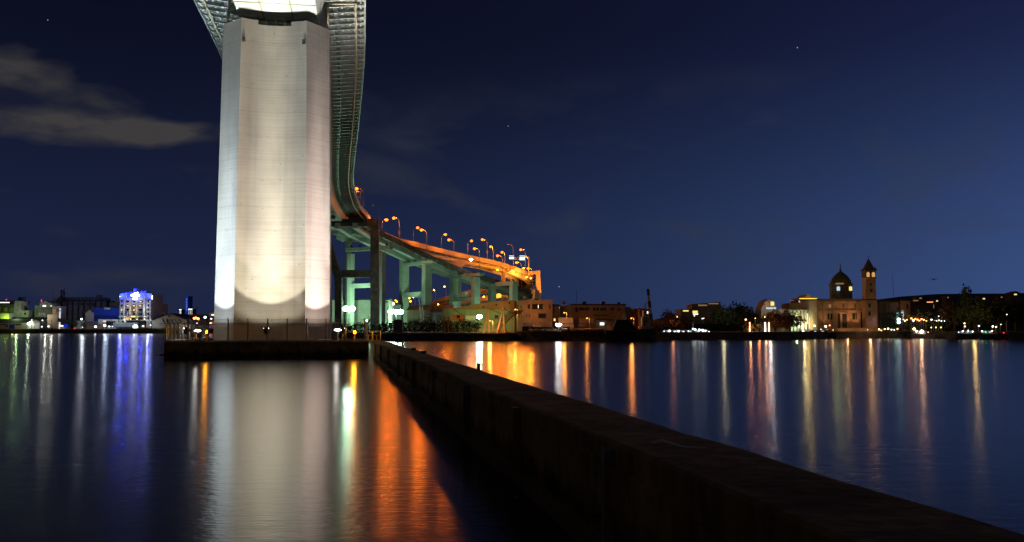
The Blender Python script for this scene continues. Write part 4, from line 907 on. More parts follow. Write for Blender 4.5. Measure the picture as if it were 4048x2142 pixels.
# three storey block: corner turned to the viewer
t = thing('office_block', 'three storey concrete block with orange lit side and strip window', 'building', (X(2100, 262), 268, 1.3))
cx = X(2098, 258); xl = X(2032, 270); xr = X(2184, 258); zt = Z(1190, 258)
MB().prism([(cx, 258), (xr, 258.2), (xr, 276), (xl, 276), (xl, 268)], 1.1, zt).build('wall', M['wall_tan'], t)
MB().prism([(cx-.05, 257.8), (xr+.2, 258.0), (xr+.2, 276.2), (xl-.2, 276.2), (xl-.2, 267.9)], zt+.003, zt+.35).build('parapet', M['wall_tan'], t)
def sidewin(px0, px1, py0, py1, m_='glass_dark'):
    # on the slanting left face from (xl,268) to (cx,258)
    def onf(px):
        best = min(range(101), key=lambda i: abs(proj((xl+(cx-xl)*i/100, 268-10*i/100, 5))[0]-px)); i = best/100; return Vector((xl+(cx-xl)*i, 268-10*i, 0))
    a, b_ = onf(px0), onf(px1); n_ = Vector((-(268-258), -(cx-xl), 0)).normalized(); za, zb = Z(py1, a.y), Z(py0, a.y)
    MB().hexa([p+n_*e+Vector((0, 0, z)) for z in (za, zb) for p, e in ((a, .06), (b_, .06), (b_, -.05), (a, -.05))]).build('window', M[m_], t)
for (a, b_, c_, d_) in ((2047, 2049, 1207, 1222), (2059, 2061, 1207, 1222), (2087, 2095, 1203, 1220), (2061, 2063, 1241, 1253), (2081, 2083, 1241, 1255), (2094, 2096, 1241, 1255)): sidewin(a, b_, c_, d_)
winpart(t, 2105, 1203, 2145, 1221, 258, M['glass_dark'], 'black'); winpart(t, 2145.5, 1206, 2170, 1221, 258, M['wall_tan'], None, 'blind', .1); winpart(t, 2170.5, 1203, 2173, 1221, 258, M['glass_dark'])
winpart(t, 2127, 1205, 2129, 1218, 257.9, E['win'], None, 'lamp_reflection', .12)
winpart(t, 2129, 1240, 2156, 1256, 258, M['glass_dark'], 'steel_dark'); winpart(t, 2130, 1274, 2160, 1291, 258, M['wall_grey'], None, 'shutter')
mb = MB(); p = W(2075, 1184, 264)
for k in range(3): x_ = X(2070+k*5, 264); MB().box(x_-.12, x_+.12, 264, 264.6, zt+.3, zt+1.5).build('chimney', M['wall_pale'], t)
building('building', 'narrow brown block between the strip window office and the long hall', 'building', 2185, 2212, 1208, 262, 10, 'wall_brown', [(2189, 1259, 2196, 1269, 'win_y'), (2184, 1202, 2190, 1240, 'black', 'down_pipe')], roof='flat')
wall_lamp(2208, 1215, 272, 'orange white lamp on a roof behind the narrow brown block', r=.35, m_='white', pole=True, name='roof_lamp')
t = building('hall', 'long brown hall with a row of small dark windows and black eaves', 'building', 2258, 2474, 1206, 262, 22, 'wall_brown', [(2275, 1216, 2283, 1232), (2289, 1217, 2308, 1225), (2312, 1217, 2326, 1225), (2345, 1217, 2353, 1226), (2358, 1217, 2367, 1226), (2374, 1217, 2384, 1226), (2387, 1217, 2396, 1226), (2416, 1217, 2425, 1225), (2443, 1219, 2446, 1227), (2450, 1219, 2453, 1227), (2348, 1245, 2356, 1247), (2362, 1245, 2370, 1247), (2376, 1245, 2385, 1247), (2390, 1245, 2399, 1247)], trim='wall_dark', roof='flat', rm='black')
MB().prism([(X(2213, 270), 270), (X(2258, 262), 262), (X(2258, 262), 284), (X(2213, 270), 284)], 1.1, Z(1205, 262)).build('end_wall', M['wall_white'], t)
MB().box(X(2434, 263), X(2466, 263), 265, 270, Z(1205, 262), Z(1200, 262)).build('roof_house', M['wall_tan'], t); MB().box(X(2448, 263), X(2457, 263), 266, 268, Z(1200, 262), Z(1192, 262)).build('chimney', M['wall_brown'], t)
winpart(t, 2358, 1262, 2422, 1266, 262, M['black'], None, 'canopy', 1.8); winpart(t, 2372, 1275, 2388, 1285, 261.2, E['win_w'], None, 'lit_doorway', .1)
a = W(2279, 1205, 264); MB().tube([a, a+Vector((0, 0, 4))], .05, 4).build('antenna', M['black'], t)
building('house', 'dark gabled house right of the long brown hall', 'house', 2474, 2502, 1232, 262, 10, 'wall_dark', roof='gable', pitch=1.2, rm='wall_grey')
building('building', 'bright orange red block behind the workboat bridge', 'building', 2500, 2566, 1226, 275, 14, 'wall_red', [(2525, 1242, 2530, 1250), (2524, 1266, 2531, 1271), (2519, 1223, 2521, 1228)], roof='flat', rm='wall_red')
MB().box(X(2507, 276), X(2548, 276), 276, 286, Z(1226, 275)+.36, Z(1219, 276)).build('upper_storey', M['wall_red'], bpy.data.objects[[o.name for o in bpy.data.objects if o.get('label', '').startswith('bright orange red')][0]])
# striped chimney, leaning
p0 = W(2579, 1250, 300); p1 = W(2561, 1142, 300); p0.z = max(1.3, p0.z-2); p0 = Vector((p0.x, 300, 1.3)); t = thing('striped_chimney', 'tall leaning chimney in dark and pale bands', 'chimney', p0)
vd = p1-p0
for k in range(7):
    a = p0+vd*(k/7); b_ = p0+vd*((k+1)/7-.002); MB().tube([a, b_], (1.15-.05*k)*.55, 12).build('band', M['wall_pale'] if k in (3, 5) else M['rust'] if k == 1 else M['roof_dark'], t)
# containers
def container(label, px0, px1, py0, py1, D, m_):
    x0, x1 = X(px0, D), X(px1, D); z0, z1 = max(1.4, Z(py1, D)), Z(py0, D); t = thing('shipping_container', label, 'container', ((x0+x1)/2, D+1, z0), 'containers on the quay')
    mb = MB(); n_ = int((x1-x0)/.35); mb.box(x0, x1, D+.05, D+2.4, z0, z1)
    for k in range(n_): xx = x0+(k+.25)*(x1-x0)/n_; mb.box(xx, xx+(x1-x0)/n_*.5, D-.02, D+.055, z0+.12, z1-.12)
    mb.build('body', M[m_], t)
    for z_ in (z0, z1-.12): MB().box(x0-.03, x1+.03, D-.05, D+.04, z_, z_+.12).build('edge_rail', M['rust'], t)
container('tan container on top of the stack beside the bluish lamp', 2208, 2266, 1254, 1279, 252, 'wall_pale'); container('tan container at the bottom of the stack beside the bluish lamp', 2210, 2268, 1279.6, 1298, 251.8, 'wall_pale')
container('orange lit container standing high before the long hall', 2292, 2347, 1256, 1278, 254, 'wall_tan'); container('small container below the orange lit one', 2288, 2319, 1278.6, 1292, 253.8, 'wall_grey')
container('low cream container before the three storey block', 2066, 2104, 1277, 1291, 251, 'wall_white')
# hedges and bushes
hedge('dark hedge along the quay left of the crane', 1500, 1880, 256, 4.7, n=4200, size=.32)
hedge('dark bushes at the foot of the tall dark portal', 1330, 1500, 262, 4.2, n=1300, size=.32, seed=9)
tree('bright green bush under the round lamp', 1883, 251, 1264, 1.4, 500, 'leaf', size=.22, name='bush', cat='bush', seed=4)
tree('small bare looking tree before the right column of the biggest green pier', 1693, 262, 1236, 1.9, 260, 'leaf', size=.22, seed=6)
# utility poles
for i, (px, py, D, lb) in enumerate(((1533, 1218, 270, 'green lit utility pole at the pale wall corner'), (1458, 1248, 280, 'thin lamp post with small arm before the pale wall'), (1674, 1242, 266, 'white pole with cross arms left of the bare tree'), (1705, 1228, 266, 'pipe stack pole right of the biggest green pier'), (1838, 1180, 330, 'pole standing between the green piers'))):
    p = W(px, py, D); t = thing('utility_pole', lb, 'pole', (p.x, D, 1.4), 'utility poles on the works quay'); MB().tube([(p.x, D, 1.2), p], .14, 6, .1).build('pole', M['galv'], t)
    if i != 4:
        for k in (0, 1): MB().bar((p.x-.9, D, p.z-.4-k), (p.x+.9, D, p.z-.4-k), .1, .1).build('cross_arm', M['galv'], t)
# lattice crane jib
t = thing('lattice_crane', 'thin lattice crane jib rising before the biggest green pier', 'crane', (X(1668, 285), 285, 1.4)); a = W(1676, 1262, 285); b_ = W(1660, 1168, 285); a.z = 1.4
mb = MB(); sd = Vector((.9, 0, 0))
for o_ in (-1, 1):
    for y_ in (-.4, .4): mb.bar(a+sd*o_*.7+Vector((0, y_, 0)), b_+sd*o_*.35+Vector((0, y_, 0)), .09, .09)
for k in range(16):
    q0, q1 = k/16, (k+1)/16; s0 = -1 if k % 2 else 1; mb.bar(a.lerp(b_, q0)+sd*s0*(.7-.35*q0), a.lerp(b_, q1)-sd*s0*(.7-.35*q1), .06, .06)
mb.build('jib', M['galv'], t); b2 = W(1640, 1178, 285); MB().tube([b_, b2], .06, 4).build('stay', M['galv'], t)
MB().box(a.x-1, a.x+1, 284, 286.5, 1.4, 3.4).build('cab', M['wall_grey'], t)
# timber gallows
t = thing('mooring_gallows', 'small brown two post gallows on the quay edge', 'mooring frame', (X(1762, 248), 248, 1.4)); 
for px in (1757, 1773): MB().box(X(px, 248)-.15, X(px, 248)+.15, 247.9, 248.2, 1.3, Z(1250, 248)).build('post', M['rust'], t)
MB().box(X(1752, 248), X(1778, 248), 247.85, 248.25, Z(1256, 248), Z(1253, 248)).build('cross_bar', M['rust'], t)
t = thing('water_tank', 'blue tank on the quay under the wide floodlight', 'tank', (X(1575, 252), 252, 1.4)); MB().box(X(1558, 252), X(1592, 252), 251, 253.5, 1.4, Z(1264, 252)).build('body', M['hull_blue'], t); MB().box(X(1554, 252), X(1580, 252), 250.8, 253.7, Z(1264, 252)+.003, Z(1262, 252)).build('lid', M['wall_white'], t)
# ---- barges
def barge(label, px0, px1, pyd, D, width, m_, rail=None, tyres=0, name='barge', group='barges along the quay', rake=1.5):
    x0, x1 = X(px0, D), X(px1, D); zd = Z(pyd, D); t = thing(name, label, 'barge', ((x0+x1)/2, D, 0), group)
    MB().yprism([(x0+rake, -1.1), (x1-rake, -1.1), (x1, zd*.55), (x1, zd), (x0, zd), (x0, zd*.55)], D, D+width).build('hull', M[m_], t)
    MB().yprism([(x0-.06, zd-.22), (x1+.06, zd-.22), (x1+.06, zd-.06), (x0-.06, zd-.06)], D-.12, D-.002).build('rubbing_strake', M['rust'], t)
    if rail:
        r0, r1 = X(rail[0], D), X(rail[1], D); n_ = int((r1-r0)/.9)
        for k in range(n_+1): x = r0+(r1-r0)*k/n_; MB().tube([(x, D+.2, zd-.02), (x-.08, D+.2, zd+.95)], .035, 5).build('rail_post', M['wall_pale'], t)
        for h in (.5, .95): MB().tube([(r0, D+.2, zd+h), (r1, D+.2, zd+h)], .03, 5).build('rail', M['wall_pale'], t)
    for k in range(tyres):
        x = x0+(x1-x0)*(k+.6)/tyres; mb = MB(); c = Vector((x, D-.15, zd*.5)); pts = [c+Vector((math.cos(a)*.42, 0, math.sin(a)*.42)) for a in [i*math.pi/5 for i in range(11)]]; mb.tube(pts, .13, 6); mb.build('tyre_fender', M['rubber'], t)
    return t, zd
b1, zd1 = barge('long dark barge with a pale railing and the inclined conveyor', 1560, 2032, 1316, 239, 7, 'hull', rail=(1745, 2030), tyres=9)
barge('low dark blue barge nearest the pier island', 1500, 1700, 1317, 243.2, 3.0, 'hull_blue', tyres=3)
barge('dark low barge loaded with rubble below the three storey block', 2040, 2212, 1308, 241, 6, 'hull', tyres=4)
b3, zd3 = barge('long rust red lighter with tyre fenders before the long hall', 2216, 2440, 1305, 240, 7, 'rust', tyres=8)
b4, zd4 = barge('black hulled lighter with a big tarpaulin hopper', 2395, 2545, 1306, 236.5, 3.3, 'black', tyres=4)
# rubble cargo
for (px0, px1, D, zb, lb) in ((2090, 2200, 243, Z(1308, 241), 'heap of orange lit rubble in the low barge'), (2225, 2400, 242.5, zd3, 'scatter of orange lit cargo on the rust red lighter')):
    mb = MB(); rr = random.Random(px0)
    for k in range(70): mb.ball((X(rr.uniform(px0, px1), D), D+rr.uniform(0, 3), zb+.1+rr.random()*.25), rr.uniform(.15, .45), 5, 3, (1.3, 1, .6))
    tag(mb.build('cargo_heap', M['wall_tan']), lb, 'cargo')['kind'] = 'stuff'
# coaming walls
for (px0, px1, py0, py1, D, lb) in ((2064, 2092, 1290, 1307, 244, 'dark cargo coaming on the low barge'), (2096, 2200, 1292, 1303, 245.2, 'long black hatch coaming beside the bluish lamp'), (2216, 2254, 1291, 1302, 244, 'short black coaming right of the bluish lamp')):
    a, b_ = W(px0, py1, D), W(px1, py0, D); mb = MB(); mb.box(a.x, b_.x, D, D+.2, 0.9, b_.z); mb.box(a.x, b_.x, D+2, D+2.2, 0.9, b_.z); mb.box(a.x, a.x+.2, D+.2, D+2, .9, b_.z); mb.box(b_.x-.2, b_.x, D+.2, D+2, .9, b_.z); tag(mb.build('cargo_coaming', M['black']), lb, 'coaming')
# loading conveyor with twin frames
t = thing('loading_conveyor', 'orange lit inclined loading trough carried between two pale A frames', 'conveyor', (X(1970, 241), 241, zd1))
for fi, (top, fl, fr_, y_) in enumerate(((1931, 1912, 1934, 244.2), (1990, 1966, 1996, 241))):
    T_ = W(top, 1219, y_); mb = MB()
    for f_ in (fl, fr_): b0 = W(f_, 1298, y_); b0.z = zd1; mb.tube([b0+Vector((0, -.5, 0)), T_], .24, 7, .16)
    mb.bar(W((fl+top)/2+1, 1275, y_), W((fr_+top)/2, 1275, y_), .2, .2); mb.build('a_frame', M['wall_pale'], t); MB().ball(T_+Vector((0, 0, .2)), .32, 8, 5).build('sheave', M['wall_pale'], t)
mb = MB(); lo = W(1968, 1302, 242); lo.z = zd1+.5; mid = W(2020, 1255, 242.5); hi = W(2046, 1236, 243); e1 = W(2070, 1231, 243)
lo2 = lo+Vector((-1.2, 3.4, .2)); 
for (a, b_) in ((lo, mid), (mid, hi)):
    for oy in (0, 3.4):
        o_ = Vector((-.25*oy, oy, .35*oy)); mb.bar(a+o_, b_+o_, .25, 1.0, (0, 1, 0))
    for k in range(4): o_ = Vector((-.25*(k+.5)*.85, (k+.5)*.85, .35*(k+.5)*.85)); mb.bar(a+o_-Vector((0, 0, .3)), b_+o_-Vector((0, 0, .3)), .75, .12, (0, 0, 1))
mb.build('trough', M['rust'], t)
MB().yprism([(hi.x-.5, hi.z+.5), (e1.x, e1.z+.4), (hi.x+.5, hi.z-.7)], 242.2, 246).build('spout', M['rust'], t)
for (top, y_, e_) in ((1931, 244.2, (2004, 1251)), (1990, 241, (2056, 1253))):
    MB().tube([W(top, 1219, y_), W(e_[0], e_[1], 243)], .07, 5).build('stay_cable', M['black'], t)
MB().bar(W(1935, 1222.5, 244.5), W(2034, 1222.5, 244.5), .18, .18).build('spreader', M['wall_pale'], t)
mb = MB()
for k in range(6): p = W(1966+k*7, 1303, 241); mb.lathe((p.x, 241, zd1), [(.3, 0), (.3, .5), (.18, .6), (.22, 1.0)], 8)
mb.build('winch', M['wall_tan'], t)
# tarp hopper, masts
t = thing('tarpaulin_hopper', 'black tarpaulin covered hopper slanting over the lighter', 'hopper', (X(2470, 238), 238, zd4))
x = lambda px: X(px, 238)
zz = zd4
MB().yprism([(x(2420), zz), (x(2515), zz), (x(2480), Z(1263, 238)), (x(2436), Z(1264, 238))], 237, 239.5).build('cover', M['cloth'], t)
MB().yprism([(x(2515), zz), (x(2520), zz), (x(2484), Z(1262, 238)), (x(2480), Z(1262, 238))], 236.9, 239.6).build('edge_frame', M['hull_blue'], t)
for i, (px, py, dx, lb) in enumerate(((2468, 1216, -12, 'pale orange derrick mast left of the dark house'), (2527, 1216, -10, 'orange lit derrick mast before the bright red block'))):
    y_ = 240.5 if i == 0 else 243; b0 = Vector((X(px+4, y_), y_, zd4)); tp = W(px, py, y_); t = thing('derrick_mast', lb, 'mast', b0, 'derrick masts of the lighters')
    MB().tube([b0, tp], .3, 8, .2).build('mast', M['wall_pale'], t); MB().tube([tp, Vector((X(px+14, y_), y_-1, zd4))], .12, 6).build('backstay', M['wall_pale'], t)
    MB().tube([tp, Vector((X(px+dx-16, y_), y_-.5, zd4+2))], .12, 6).build('boom', M['rust'], t); MB().box(tp.x-.5, tp.x+.5, y_-.2, y_+.2, tp.z, tp.z+.15).build('mast_cap', M['wall_pale'], t)
# workboat
t = thing('workboat', 'workboat with a tall pale wheelhouse and thin mast at the end of the barges', 'boat', (X(2555, 238), 240, 0))
D = 238; 
MB().yprism([(X(2530, D), -1.1), (X(2583, D), -1.1), (X(2592, D), Z(1312, D)), (X(2588, D), Z(1300, D)), (X(2505, D), Z(1303, D)), (X(2510, D), .2)], 236, 242).build('hull', M['hull'], t)
def bx(n_, px0, px1, py0, py1, y0, y1, m_): a, b_ = W(px0, py1, D), W(px1, py0, D); return MB().box(a.x, b_.x, y0, y1, a.z, b_.z).build(n_, M[m_], t)
bx('bulwark', 2530, 2581, 1289, 1298, 236.2, 241.8, 'wall_pale'); bx('deckhouse', 2540, 2566, 1254, 1289, 237, 241, 'wall_pale'); hs_ = bx('wheelhouse', 2544, 2564, 1228, 1253.8, 237.2, 240.6, 'wall_pale'); bx('upper_deck', 2536, 2572, 1253.8, 1254.8, 236.7, 241.2, 'white_paint')
winpart(t, 2545, 1232, 2556, 1238, 237.2, M['glass_dark']); winpart(t, 2558, 1231, 2562, 1239, 237.2, E['win_w']); winpart(t, 2544, 1280, 2552, 1287, 237, M['glass_dark']); winpart(t, 2546, 1266, 2558, 1275, 237, M['rust'], None, 'life_ring')
mb = MB(); a = W(2551, 1226, 239); b_ = W(2550, 1192, 239); mb.tube([a, b_], .12, 6)
for py in (1199, 1206, 1214): mb.bar(W(2545, py, 239), W(2557, py, 239), .08, .08)
mb.build('mast', M['wall_pale'], t); MB().tube([W(2544, 1226, 239), W(2544, 1212, 239)], .1, 6).build('antenna', M['wall_pale'], t)
for px in (2532, 2541): MB().tube([W(px, 1289, 236.6), W(px-3, 1230 if px < 2535 else 1252, 236.6)], .12, 6).build('stanchion', M['wall_tan'], t)
# unseen orange fill point added near the ramp end to warm the quay roofs
for (px, py, D, w_) in ((2150, 1165, 240.0, 0), (2128, 1164, 400, 30000), (2225, 1222, 236, 0)):
    if w_: point(W(px, py, D), w_*.35, (1, .30, .04), .4)
def fill_pole(px, py, D, label, w_, z0=1.4):  # poles added to bring orange light onto the quay buildings and conveyor
    p = W(px, py, D); t = thing('sodium_lamp', label, 'street lamp', (p.x, D, z0), 'added fill lamps on the works quay'); MB().tube([(p.x, D, z0-.2), (p.x, D, p.z+.3), (p.x-.6, D-.4, p.z+.4)], .08, 6).build('pole', M['galv'], t)
    MB().ball((p.x-.7, D-.5, p.z+.25), .16, 7, 4, (1.3, 1, .6)).build('lamp_glass', E['reddish'], t); point((p.x-.7, D-.9, p.z), w_*.32, (1, .32, .05), .3)
fill_pole(1948, 1272, 239.6, 'added orange fill lamp on a short pole left of the conveyor foot', 5000, z0=1.3)
fill_pole(2045, 1228, 254, 'added orange fill lamp beside the orange lit side of the three storey block', 6000)
fill_pole(2240, 1240, 247, 'added orange fill lamp above the stacked tan containers', 2400)
fill_pole(2330, 1262, 245, 'added orange fill lamp between the orange container and the lighter', 550)
fill_pole(2505, 1262, 246, 'added orange fill lamp left of the workboat', 2200)
LW = .07
# ================================================================== LEFT SHORE
DL = 520
g_ = 'mill and harbour buildings on the left shore'
t = building('silo_building', 'green lit silo house with bright yellow green bins at the far left', 'silo', -30, 29, 1213, DL+4, 14, 'wall_dark', group=None)
x0 = X(-30, DL); 
MB().box(X(-30, DL), X(55, DL), DL, DL+16, Z(1203, DL), Z(1187, DL)).build('upper_house', M['roof_dark'], t)
MB().box(X(-30, DL), X(48, DL), DL+1, DL+14, Z(1213, DL), Z(1203.2, DL)).build('gallery', M['wall_grey'], t)
winpart(t, -30, 1194, 38, 1197, DL, E['win_w'], None, 'light_strip')
for px in (-13, 13, 38): MB().lathe((X(px, DL), DL+2, 0), [(1.75, 1), (1.75, Z(1217, DL)), (1.4, Z(1213.2, DL))], 14).build('bin', M['leafgreen'], t, smooth=True)
t = building('mill_tower', 'slim pale green lit tower with three small windows and a low annex', 'tower', 52, 80, 1189, DL, 8, 'wall_white', [(70, 1193, 74, 1195), (68, 1207, 73, 1209), (66, 1224, 72, 1227)], z0=1.2)
MB().box(X(80, DL), X(110, DL), DL+.5, DL+8, 1, Z(1227, DL)).build('annex', M['wall_white'], t)
for px in (77, 96): winpart(t, px, 1236, px+7, 1244, DL+.5, M['glass_dark'])
mb = MB(); rr = random.Random(4)
for k in range(60): a = Vector((X(rr.uniform(61, 82), DL), DL+3, Z(rr.uniform(1173, 1189), DL))); mb.bar(a, a+Vector((rr.uniform(-1.5, 1.5), rr.uniform(-1, 1), rr.uniform(-1.5, .5))), .18, .18)
mb.build('roof_plant', M['black'], t)
mb = MB()
for (a, b_) in ((84, 1190), (92, 1189), (88, 1200)): mb.tube([W(a, 1228, DL+4), W(a+1, b_, DL+4)], .45, 6); mb.tube([W(a+1, b_, DL+4), W(a+5, b_+3, DL+4)], .4, 6)
mb.tube([W(98, 1212, DL+4), W(110, 1228, DL+4)], .5, 6); mb.ball(W(89, 1218, DL+4), 1.0, 8, 5); mb.build('dust_pipes', M['black'], t)
building('store_house', 'pale windowless block at the far left edge before the bins', 'building', -40, 36, 1238, DL-6, 5, 'wall_white')
t = building('warehouse', 'low yellow green walled warehouse with long dark roof and blue door', 'warehouse', -40, 111, 1276, 503, 10, 'wall_pale', [(-20, 1281, 6, 1285), (9, 1281, 30, 1285), (36, 1282, 58, 1300, 'wall_blue', 'door'), (22, 1287, 31, 1293), (61, 1281, 84, 1285)], roof='ridge', pitch=2.2, z0=1.2)
building('warehouse', 'black hip roofed warehouse behind the yellow green one', 'warehouse', 35, 190, 1265, 514, 8, 'wall_dark', [(77, 1265, 82, 1268, 'white', 'roof_light'), (41, 1262, 44, 1266, 'white', 'roof_light')], roof='ridge', pitch=1.6)
building('shed', 'small bluish white gabled shed right of the bright green lamp', 'shed', 112, 138, 1276, 501.5, 5, 'wall_white', [(124, 1283, 127, 1298, 'dark', 'door'), (122, 1279, 136, 1280, 'dark', 'canopy')], roof='gable', rm='wall_grey', pitch=1.2)
t = building('mill', 'pale gabled mill with one lit window above a row of silos', 'mill', 155, 199, 1200, DL, 12, 'wall_pale', roof='gable', rm='wall_pale', pitch=1.1, overhang=.1)
winpart(t, 169, 1206, 182, 1212, DL, E['win_w'], 'steel_dark')
for px in (200, 203): winpart(t, px, 1207, px+1.6, 1211, DL, E['win_w'])
for k in range(5): MB().lathe((X(158+k*9.6, DL-1), DL-.6, 0), [(.68, 1), (.68, Z(1218, DL))], 10).build('silo_tube', M['wall_pale'], t, smooth=True)
for k in range(3): MB().lathe((X(158+k*9.5, DL-2), DL-3, 0), [(.5, Z(1248, DL)), (.5, Z(1237, DL)), (.15, Z(1235, DL))], 10).build('hopper', M['wall_white'], t)
building('silo_block', 'plain grey silo block left of the gabled mill', 'silo', 136, 155, 1207, DL+2, 8, 'wall_pale', [(144, 1217, 146, 1248, 'wall_dark', 'recess')])
t = building('lift_tower', 'square pale tower rising behind the gabled mill', 'tower', 203, 221, 1177, DL+14, 5, 'wall_pale'); MB().box(X(202, DL+13.9), X(222, DL+13.9), DL+13.8, DL+19.2, Z(1192, DL+14), Z(1190, DL+14)).build('cornice', M['wall_grey'], t)
building('block', 'grey block with small notice panels between mill and big silos', 'building', 205, 237, 1210, DL-3, 7, 'wall_pale', [(207, 1222, 220, 1240, 'win_dim', 'lit_wall'), (224, 1221, 227, 1225, 'black', 'notice'), (229, 1221, 232, 1225, 'red_paint', 'notice'), (223, 1227, 233, 1231, 'wall_dark', 'notice')])
building('block', 'brown windowless tower block in front of the mill', 'building', 187, 231, 1243, 508, 8, 'wall_brown')
t = thing('sign_tower', 'tall narrow white lit sign edged in red on the brown block', 'sign', (X(235, 506), 506, 1.1)); MB().box(X(233, 506), X(238, 506), 506, 506.4, 1.2, Z(1218, 506)).build('panel', E['signdim'], t); MB().box(X(231.5, 506), X(232.9, 506), 506, 506.4, 1.2, Z(1222, 506)).build('edge_strip', E['reddim'], t); MB().box(X(234, 506), X(238, 506), 505.8, 505.98, Z(1231, 506), Z(1225, 506)).build('emblem_panel', E['blue_dim'], t)
# the big silo bank with its lettering
t = thing('silo_bank', 'long bank of dark grey silos with large dark lettering under a gantry', 'silo', (X(330, DL+8), DL+12, 1))
MB().box(X(240, DL+9), X(420, DL+9), DL+9, DL+20, 1, Z(1190, DL+9)).build('wall', M['blue_grey'], t)
cols = [249, 270.5, 294, 317, 340, 362, 385, 408]
for px in cols: MB().lathe((X(px, DL+8), DL+9.2, 0), [(1.32, 1), (1.32, Z(1191, DL+8))], 14).build('silo_tube', M['wall_grey'], t, smooth=True)
for px, ch in ((302, '大'), (325, '陽'), (347.5, '製'), (370, '粉')): text(ch, W(px, 1202.5, DL+7.4), 1.75, M['black'], t, 'sign_letter')
mb = MB(); c = W(279, 1201, DL+7.5); pts = [c+Vector((math.cos(a)*.72, 0, math.sin(a)*.72)) for a in [i*math.pi/8 for i in range(17)]]; mb.tube(pts, .14, 5); mb.ball(c, .3, 8, 5, (1, .2, 1)); mb.yprism([(c.x-.3, c.z+.8), (c.x+.3, c.z+.8), (c.x, c.z+1.25)], c.y-.05, c.y+.05); mb.build('emblem', M['blue_paint'], t)
mb = MB(); 
for z_ in (1175.5, 1190): mb.bar(W(246, z_, DL+8), W(425, z_, DL+8), .35, .3)
for k in range(14):
    px = 246+k*13.4; mb.bar(W(px, 1190, DL+8), W(px, 1175.5, DL+8), .2, .2); mb.bar(W(px, 1190, DL+8), W(px+6.7, 1175.5, DL+8), .1, .1)
mb.build('gantry', M['black'], t); MB().box(X(250, DL+14), X(424, DL+14), DL+12, DL+18, Z(1190, DL+12)+.05, Z(1178, DL+12)).build('gallery', M['wall_grey'], t)
MB().box(X(382, DL+14), X(396, DL+14), DL+12, DL+16, Z(1175, DL+12), Z(1165, DL+12)).build('roof_house', M['wall_grey'], t)
mb = MB(); a = W(340, 1175, DL+10); mb.tube([a, W(340, 1167, DL+10)], .1, 4); mb.tube([W(210, 1177, DL+15), W(210, 1152, DL+15)], .06, 4); mb.tube([W(189, 1195, DL+15), W(189, 1165, DL+15)], .06, 4); mb.build('antenna', M['black'], t)
t = thing('elevator_tower', 'black lattice elevator tower peaking at the left end of the silo bank', 'tower', (X(243, DL+5), DL+5, 1)); mb = MB(); rr = random.Random(9)
L0 = [W(238, 1290, DL+5), W(243, 1148, DL+5)]; R0 = [W(258, 1290, DL+5), W(255, 1148, DL+5)]
for a, b_ in (L0, R0): mb.bar(a, b_, .25, .25)
for k in range(22): mb.bar(L0[0].lerp(L0[1], k/22), R0[0].lerp(R0[1], (k+1)/22), .14, .14); mb.bar(R0[0].lerp(R0[1], k/22), L0[0].lerp(L0[1], (k+1)/22), .14, .14)
mb.build('lattice', M['black'], t); mb = MB()
for k in range(70): y_ = rr.uniform(1146, 1200); wd = 6+abs(y_-1146)*.2; a = W(248+rr.uniform(-wd, wd), y_, DL+4.5); mb.bar(a, a+Vector((rr.uniform(-.9, .9), rr.uniform(-.5, .5), rr.uniform(-.9, .9))), .22, .22)
mb.build('machinery', M['black'], t); MB().tube([W(240, 1170, DL+4), W(222, 1194, DL+4)], .35, 6).build('chute', M['black'], t)
building('block', 'long plain grey block between silos and hotel', 'building', 420, 470, 1193, DL+12, 10, 'wall_pale', [(427, 1188.5, 437, 1195, 'black', 'cooler'), (443, 1189, 454, 1195, 'black', 'cooler')])
t = building('store_house', 'blue walled building with a small white sign on its roof line', 'building', 367, 470, 1216, DL-4, 8, 'wall_blue', [(367, 1247, 470, 1261, 'blue_deep', 'lower_wall')]); winpart(t, 413, 1215, 436, 1223, DL-4, M['wall_white'], None, 'sign_board', .25)
mb = MB(); c = W(418, 1219, DL-4.4); pts = [c+Vector((math.cos(a)*.3, 0, math.sin(a)*.3)) for a in [i*math.pi/5 for i in range(11)]]; mb.tube(pts, .07, 4); mb.build('emblem', M['blue_paint'], t)
building('warehouse', 'grey gabled warehouse left of the blue walled building', 'warehouse', 337, 368, 1238, DL-5, 9, 'wall_pale', roof='gable', pitch=1.8, rm='wall_grey')
t = building('shed', 'long low white shed in front of the blue wall with a dark loading bay', 'shed', 388, 463, 1262, DL-10, 4, 'wall_white', [(407, 1268, 419, 1270, 'win', 'lamp_strip'), (419, 1269, 456, 1290, 'black', 'loading_bay')])
building('shed', 'low grey shed left of the white one', 'shed', 318, 388, 1270, DL-8, 4, 'wall_grey')
building('shed', 'low brown shed along the bank with one tiny lit window', 'shed', 322, 411, 1281, 506, 4, 'wall_brown', [(324, 1291, 328, 1295, 'win_w')])
building('house', 'small pale green house between lit trees', 'house', 304, 322, 1270, 507, 4, 'wall_white', [(307, 1276, 311, 1281)], roof='flat', rm='wall_pale')
tree('leafy tree lit green left of the small pale house', 299, 505, 1263, 1.3, 260, 'leaf', size=.3, seed=21, z0=1.1); tree('leafy tree lit green right of the small pale house', 332, 506, 1260, 1.4, 260, 'leaf', size=.3, seed=22, z0=1.1)
t = thing('canopy_roof', 'dark swooping canopy roof over a lit yard', 'canopy', (X(265, 508), 508, 1.1)); MB().yprism([(X(238, 508), Z(1256, 508)), (X(262, 508), Z(1265, 508)), (X(297, 508), Z(1277, 508)), (X(297, 508), Z(1280, 508)), (X(238, 508), Z(1272, 508))], 505, 511).build('roof', M['roof_dark'], t)
for px in (240, 268, 292): MB().bar((X(px, 507), 507, 1), (X(px, 507), 507, Z(1277, 507)), .2, .2).build('post', M['steel_dark'], t)
